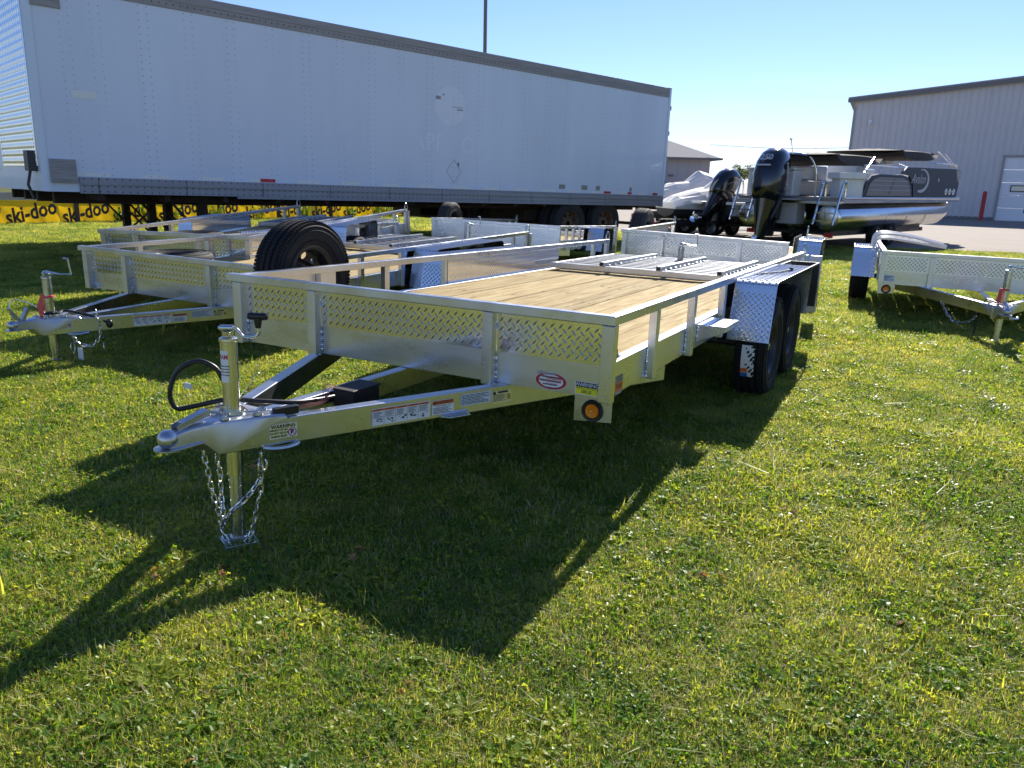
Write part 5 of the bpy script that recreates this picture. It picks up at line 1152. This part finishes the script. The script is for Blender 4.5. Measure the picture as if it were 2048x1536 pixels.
jetski('watercraft draped in a wrinkled white cover, nearest the rear of the semi-trailer', (3.95, 20.9, .03), R(28), 1.0, 1)
jetski('watercraft draped in a white cover, just left of the tilted outboard', (4.55, 22.6, .03), R(32), 1.05, 2)
jetski('watercraft draped in a white cover, farthest back of the three', (4.0, 25.2, .03), R(20), 1.15, 3)
# bow of a boat entering from the right edge
m_ = Matrix.Translation((12.05, 18.0, .02)) @ Matrix.Rotation(R(5), 4, 'Z')
t = thing('runabout_boat', m_, 'white and black boat bow poking in at the right edge', 'boat', 'boats on the paved lot')
rings = []
for x, hw, zk, zt in ((-.45, .02, 1.02, 1.16), (-.2, .2, .86, 1.20), (.4, .6, .66, 1.22), (1.6, .95, .5, 1.25), (5, 1.05, .45, 1.2)): rings.append([(x, -hw, zt - .14), (x, -hw * .8, (zk + zt) / 2), (x, 0, zk), (x, hw * .8, (zk + zt) / 2), (x, hw, zt - .14)])
G().loft(rings, smooth=False).build('hull', 'bgrey', t, .01)
rings = []
for x, hw, zt in ((-.5, .02, 1.10), (-.2, .23, 1.18), (.4, .64, 1.26), (1.6, 1.0, 1.32), (5, 1.1, 1.3)): rings.append([(x, -hw, zt - .14), (x, -hw * .8, zt), (x, 0, zt + .08), (x, hw * .8, zt), (x, hw, zt - .14)])
G().loft(rings, smooth=False).build('bow_deck', 'bblack', t, .01)
boat_trailer('boat trailer under the boat at the right edge', m_ @ Matrix.Translation((.8, -1, 0)), 4, 2, [2.4], .42)

# ------------------------------------------------------------ vegetation
def tree(x, y, h, label, seed, mt='treeleaf'):
    rr = random.Random(seed); t = thing('tree', (x, y, 0), label, 'tree', 'autumn trees on the horizon')
    g = G(); g.tube([(0, 0, 0), (rr.uniform(-.2, .2), 0, h * .3), (rr.uniform(-.3, .3), 0, h * .7)], [h * .035, h * .028, h * .012], 8)
    for k in range(6): a = rr.uniform(0, 2 * PI); z = h * rr.uniform(.25, .5); g.tube([(0, 0, z), (math.cos(a) * h * .2, math.sin(a) * h * .2, z + h * .2)], [h * .014, h * .005], 5)
    g.build('trunk', 'bark', t)
    g = G(); cl = [(rr.gauss(0, h * .16), rr.gauss(0, h * .16), h * (.58 + rr.gauss(0, .14)), h * rr.uniform(.10, .2)) for _ in range(14)]
    for cx, cy, cz, r_ in cl:
        for k in range(110):
            d = Vector((rr.gauss(0, 1), rr.gauss(0, 1), rr.gauss(0, 1))).normalized() * r_ * rr.uniform(.6, 1.05); c = Vector((cx, cy, cz)) + d; a = Vector((rr.gauss(0, 1), rr.gauss(0, 1), rr.gauss(0, 1))).normalized() * h * .022; b_ = a.cross(Vector((rr.gauss(0, 1), rr.gauss(0, 1), rr.gauss(0, 1)))).normalized() * h * .016
            g.add([c - a, c + b_, c + a, c - b_], [(0, 1, 2, 3)])
    g.build('crown', mt, t, fixn=False); tag(t.children[-1], kind='stuff')
names = ['olive green tree with rounded crown, first right of the low building', 'tall thin leafed tree behind the low building corner', 'rust coloured tree between the two outboards', 'green and brown tree behind the big outboard', 'low orange tree behind the tow arch', 'dull green tree behind the stern lounge', 'distant bushy tree left of the steel building', 'reddish tree close to the steel building corner']
for k, nm in enumerate(names):
    x = 33.5 + k * 3.6 + (k % 3); tree(x, 128 + (k % 3) * 9, 4.6 + (k * 37 % 5) * .35, nm, k + 3)
M['treemass'] = M['treeleaf']
g = G(); rr = random.Random(77)
for k in range(5200):
    x = rr.uniform(-60, 120); y = 175 + rr.uniform(-6, 6); hh = 2.2 + 1.6 * abs(math.sin(x * .31) * math.sin(x * .13 + 1)); c = Vector((x, y, rr.uniform(.1, hh)))
    a = Vector((rr.gauss(0, 1), rr.gauss(0, 1), rr.gauss(0, 1))).normalized() * .55; b_ = a.cross(Vector((rr.gauss(0, 1), rr.gauss(0, 1), rr.gauss(0, 1)))).normalized() * .4; g.add([c - a, c + b_, c + a, c - b_], [(0, 1, 2, 3)])
tag(g.build('distant_hedgerow', 'treeleaf', fixn=False), kind='stuff'); bpy.data.objects['distant_hedgerow']['label'] = 'far autumn hedgerow along the horizon'; bpy.data.objects['distant_hedgerow']['category'] = 'hedgerow'
def weed(x, y, h, label, seed, n=60):
    rr = random.Random(seed); t = thing('weed_clump', (x, y, 0), label, 'weeds', 'tall weeds along the banner fence')
    g = G(); g2 = G()
    for k in range(n):
        a = rr.uniform(0, 2 * PI); r_ = rr.uniform(0, h * .5); hh = h * rr.uniform(.4, 1); p0 = Vector((r_ * math.cos(a) * .5, r_ * math.sin(a) * .5, 0)); p1 = p0 + Vector((math.cos(a) * hh * .3, math.sin(a) * hh * .3, hh)); g.tube([p0, (p0 + p1) / 2 + Vector((0, 0, hh * .06)), p1], [.005, .004, .002], 3)
        for j in range(12):
            c = p0.lerp(p1, rr.uniform(.2, 1)); d = Vector((rr.gauss(0, 1), rr.gauss(0, 1), rr.gauss(0, .5))).normalized() * .05; s_ = d.cross(Vector((0, 0, 1))).normalized() * .018; g2.add([c, c + d * .5 + s_, c + d, c + d * .5 - s_], [(0, 1, 2, 3)])
    g.build('stems', 'clover', t, fixn=False); g2.build('leaves', 'clover', t, fixn=False)
    for c_ in t.children: tag(c_, kind='stuff')
def fpt(u, off): return F0 + fe_ * u + fn * off
for k, (u, off, h, nm) in enumerate([(2.2, .5, .55, 'tall dark weeds against the second banner'), (3.0, .45, .75, 'tallest thin weed in front of the leftmost banner text'), (3.7, .5, .5, 'leafy weeds left of the landing legs'), (5.0, .6, .6, 'weeds seen between the landing legs'), (6.4, .7, .6, 'bright weeds just right of the landing legs'), (8.2, .6, .55, 'weeds behind the black spare tyre'), (10.1, .6, .5, 'low weeds under the banner right of the spare tyre'), (11.2, .7, 1.0, 'bright green bush in front of the banner near its right end'), (11.9, .6, .8, 'smaller green bush beside the bright one'), (13.0, .6, .7, 'dark weeds at the right end of the banner')]):
    p = fpt(u, off); weed(p.x, p.y, h, nm, k, 46)

# ------------------------------------------------------------ lawn: clumps scattered as one object
src = bpy.data.collections.new('lawn_sources')
def blade(g, p, d, h, w_, bend, rr):
    side = Vector((-d.y, d.x, 0)) * w_ / 2; q1 = p + Vector((0, 0, h * .5)) + d * bend * .3; q2 = p + Vector((0, 0, h * (1 - .25 * min(1, bend / h)))) + d * bend
    g.add([p - side, p + side, q1 + side * .85, q1 - side * .85, q2], [(0, 1, 2, 3), (3, 2, 4)], False)
def src_obj(i, g, mts):
    me = g.mesh('clump', mts, fixn=False); o = bpy.data.objects.new('clump_%02d' % i, me); src.objects.link(o); return o
def tuft(seed, n, rad, hmin, hmax, w_, straw=.15, leaf=0, broad=0):
    rr = random.Random(seed); g = G(); ids = []
    for k in range(n):
        a, r_ = rr.uniform(0, 2 * PI), rad * math.sqrt(rr.random()); h = rr.uniform(hmin, hmax); da = rr.uniform(0, 2 * PI); nb = len(g.f)
        if rr.random() < .3: bend = h * rr.uniform(1.0, 2.2); h *= .7
        else: bend = h * rr.uniform(.1, .9)
        blade(g, Vector((r_ * math.cos(a), r_ * math.sin(a), -.004)), Vector((math.cos(da), math.sin(da), 0)), h, w_ * rr.uniform(.6, 1.4), bend, rr)
        ids += [1 if rr.random() < straw else 0] * (len(g.f) - nb)
    for k in range(leaf):   # small lobed weed leaves held just above the ground
        a, r_ = rr.uniform(0, 2 * PI), rad * math.sqrt(rr.random()); c = Vector((r_ * math.cos(a), r_ * math.sin(a), rr.uniform(.006, hmax * .6))); s_ = rr.uniform(.0045, .0095)
        tilt = Matrix.Rotation(rr.uniform(0, 2 * PI), 3, 'Z') @ Matrix.Rotation(rr.gauss(0, .6), 3, 'X') @ Matrix.Rotation(rr.gauss(0, .6), 3, 'Y'); nb = len(g.f)
        pts = []
        for q in range(10): an = 2 * PI * q / 10; rr_ = s_ * (1.1 if q % 2 else .62); pts.append(c + tilt @ Vector((rr_ * math.cos(an) * 1.25, rr_ * math.sin(an), .3 * s_ * math.cos(2 * an))))
        g.add(pts, [tuple(range(10))]); ids += [2] * (len(g.f) - nb)
    for k in range(broad):  # dandelion-like rosette leaves, toothed
        a = 2 * PI * k / max(1, broad) + rr.uniform(-.3, .3); d = Vector((math.cos(a), math.sin(a), 0)); sd = Vector((-d.y, d.x, 0)); l = rr.uniform(.045, .085); nb = len(g.f)
        prev = None
        for q in range(6):
            f = q / 5; c = d * l * f + Vector((0, 0, .004 + .022 * math.sin(f * 2.2) * rr.uniform(.8, 1.2))); wq = l * .13 * (math.sin(PI * min(1, f * .8 + .12)) + (.45 if q % 2 else -.15)); cur = (c - sd * wq, c - Vector((0, 0, .002)), c + sd * wq)
            if prev: g.add([prev[0], cur[0], cur[1], prev[1]], [(0, 1, 2, 3)]); g.add([prev[1], cur[1], cur[2], prev[2]], [(0, 1, 2, 3)])
            prev = cur
        ids += [2] * (len(g.f) - nb)
    return g, ids
NV = 16
for i in range(NV):
    if i < 5: g, ids = tuft(i, 110, .090, .016, .050, .0026, .24, 2)          # fine lawn
    elif i < 9: g, ids = tuft(i, 70, .085, .013, .042, .0026, .26, 22)         # creeping weeds
    elif i < 10: g, ids = tuft(i, 30, .085, .013, .040, .0026, .26, 3, 9)         # rosette
    elif i < 12: g, ids = tuft(i, 95, .09, .008, .030, .0024, .85, 2)         # thatch
    elif i < 13: g, ids = tuft(i, 8, .04, .06, .12, .0058, .05, 1)           # longer coarse blades
    elif i < 14: g, ids = tuft(i, 3, .05, .01, .02, .003, 1, 0)
    else: g, ids = tuft(i, 190, .17, .02, .055, .0055, .24, 2)                # broad clumps for the distance
    if i == 13:
        for k in range(2):
            rr = random.Random(k); nb = len(g.f); c = Vector((rr.uniform(-.04, .04), rr.uniform(-.04, .04), .03)); T_ = Matrix.Rotation(rr.uniform(0, 6), 3, 'Z') @ Matrix.Rotation(.6, 3, 'X'); s_ = .018
            g.add([c + T_ @ Vector((s_ * (1.2 if q % 2 else .6) * math.cos(2 * PI * q / 10), s_ * (1 if q % 2 else .55) * math.sin(2 * PI * q / 10), .004 * (q % 3))) for q in range(10)], [tuple(range(10))]); ids += [3] * (len(g.f) - nb)
    o = src_obj(i, g, ['blade', 'straw', 'clover', 'deadleaf']); o.data.polygons.foreach_set('material_index', ids)
def scatter(n, y0, y1, half0, half1, power=1.0):
    out = []
    return out
P = []; rot = []; scl = []; idx = []
def vis(x, y):
    dz = -CAM_H; d = Vector((x, y, dz)); f = d.dot(fwd)
    if f < .3: return False
    px = 1024 + FPX * d.dot(cr) / f; py = 768 - FPX * d.dot(cu) / f
    return -260 < px < 2308 and py < 1800
def put(n, ya, yb, variants, weights, s0, s1, allv=False):
    cnt = 0; tot = sum(weights); cw = np.cumsum(np.array(weights) / tot)
    ys_ = rng.uniform(ya, yb, n); wid = (ys_ + .6) * .86 + .4 if not allv else np.full(n, 6.0); xs_ = rng.uniform(-1, 1, n) * wid; u = rng.random(n); a = rng.uniform(0, 2 * PI, n); s = rng.uniform(s0, s1, n)
    patch = np.sin(xs_ * 1.9 + 1.3 * np.sin(ys_ * 1.1)) * np.sin(ys_ * 2.3 + xs_ * .7)
    for x, y, uu, aa, ss, pa in zip(xs_, ys_, u, a, s, patch):
        if y > 16.5 and on_lot(x, y): continue
        if (not allv and not vis(x, y)) or (allv and y > .9 and vis(x, y)): continue
        k = int(np.searchsorted(cw, (uu + .25 * (pa > .35) - .25 * (pa < -.35)) % 1.0)); near = (-8 < x < 10 and -2 < y < 13)
        P.append((x, y, gz(x, y) if near else 0)); rot.append((random.uniform(-.12, .12), random.uniform(-.12, .12), aa)); scl.append(ss * (.98 + .14 * pa + .12 * math.sin(x * 6.1 + 2 * math.sin(y * 4.3)))); idx.append(variants[min(k, len(variants) - 1)])
V = list(range(14)); Wt = [8, 8, 8, 8, 8, 9, 9, 9, 9, 5, 4.5, 4.5, .45, .2]
put(12000, .9, 3.2, V, Wt, .75, 1.15)
put(18000, 3.2, 6.5, V, Wt, .85, 1.3)
put(13000, 6.5, 12, V, Wt, 1.1, 1.7)
put(9000, 6.0, 12, [14, 15], [1, 1], .8, 1.1)
put(2600, -5, 1.0, [14, 15], [1, 1], .8, 1.1, True)
put(13000, 12, 22, [14, 15], [1, 1], 1.0, 1.4)
put(7000, 22, 45, [14, 15], [1, 1], 1.5, 2.4)
me = bpy.data.meshes.new('lawn'); me.from_pydata(P, [], [])
a_ = me.attributes.new('rot', 'FLOAT_VECTOR', 'POINT'); a_.data.foreach_set('vector', [c for r_ in rot for c in r_])
a_ = me.attributes.new('scl', 'FLOAT', 'POINT'); a_.data.foreach_set('value', scl)
a_ = me.attributes.new('idx', 'INT', 'POINT'); a_.data.foreach_set('value', idx)
lawn = bpy.data.objects.new('grass', me); C.objects.link(lawn); tag(lawn, 'green and straw mown lawn with leafy weeds round the trailers', 'grass', kind='stuff')
ng = bpy.data.node_groups.new('scatter', 'GeometryNodeTree'); ng.interface.new_socket('Geometry', in_out='INPUT', socket_type='NodeSocketGeometry'); ng.interface.new_socket('Geometry', in_out='OUTPUT', socket_type='NodeSocketGeometry')
N = ng.nodes; K = ng.links.new; gi = N.new('NodeGroupInput'); go = N.new('NodeGroupOutput'); ip = N.new('GeometryNodeInstanceOnPoints'); ci = N.new('GeometryNodeCollectionInfo')
ci.inputs['Collection'].default_value = src; ci.inputs['Separate Children'].default_value = True; ci.inputs['Reset Children'].default_value = True
def na(name, ty): n = N.new('GeometryNodeInputNamedAttribute'); n.data_type = ty; n.inputs[0].default_value = name; return n.outputs[0]
K(gi.outputs[0], ip.inputs['Points']); K(ci.outputs[0], ip.inputs['Instance']); ip.inputs['Pick Instance'].default_value = True
K(na('idx', 'INT'), ip.inputs['Instance Index']); K(na('rot', 'FLOAT_VECTOR'), ip.inputs['Rotation']); K(na('scl', 'FLOAT'), ip.inputs['Scale']); K(ip.outputs[0], go.inputs[0])
mo = lawn.modifiers.new('scatter', 'NODES'); mo.node_group = ng
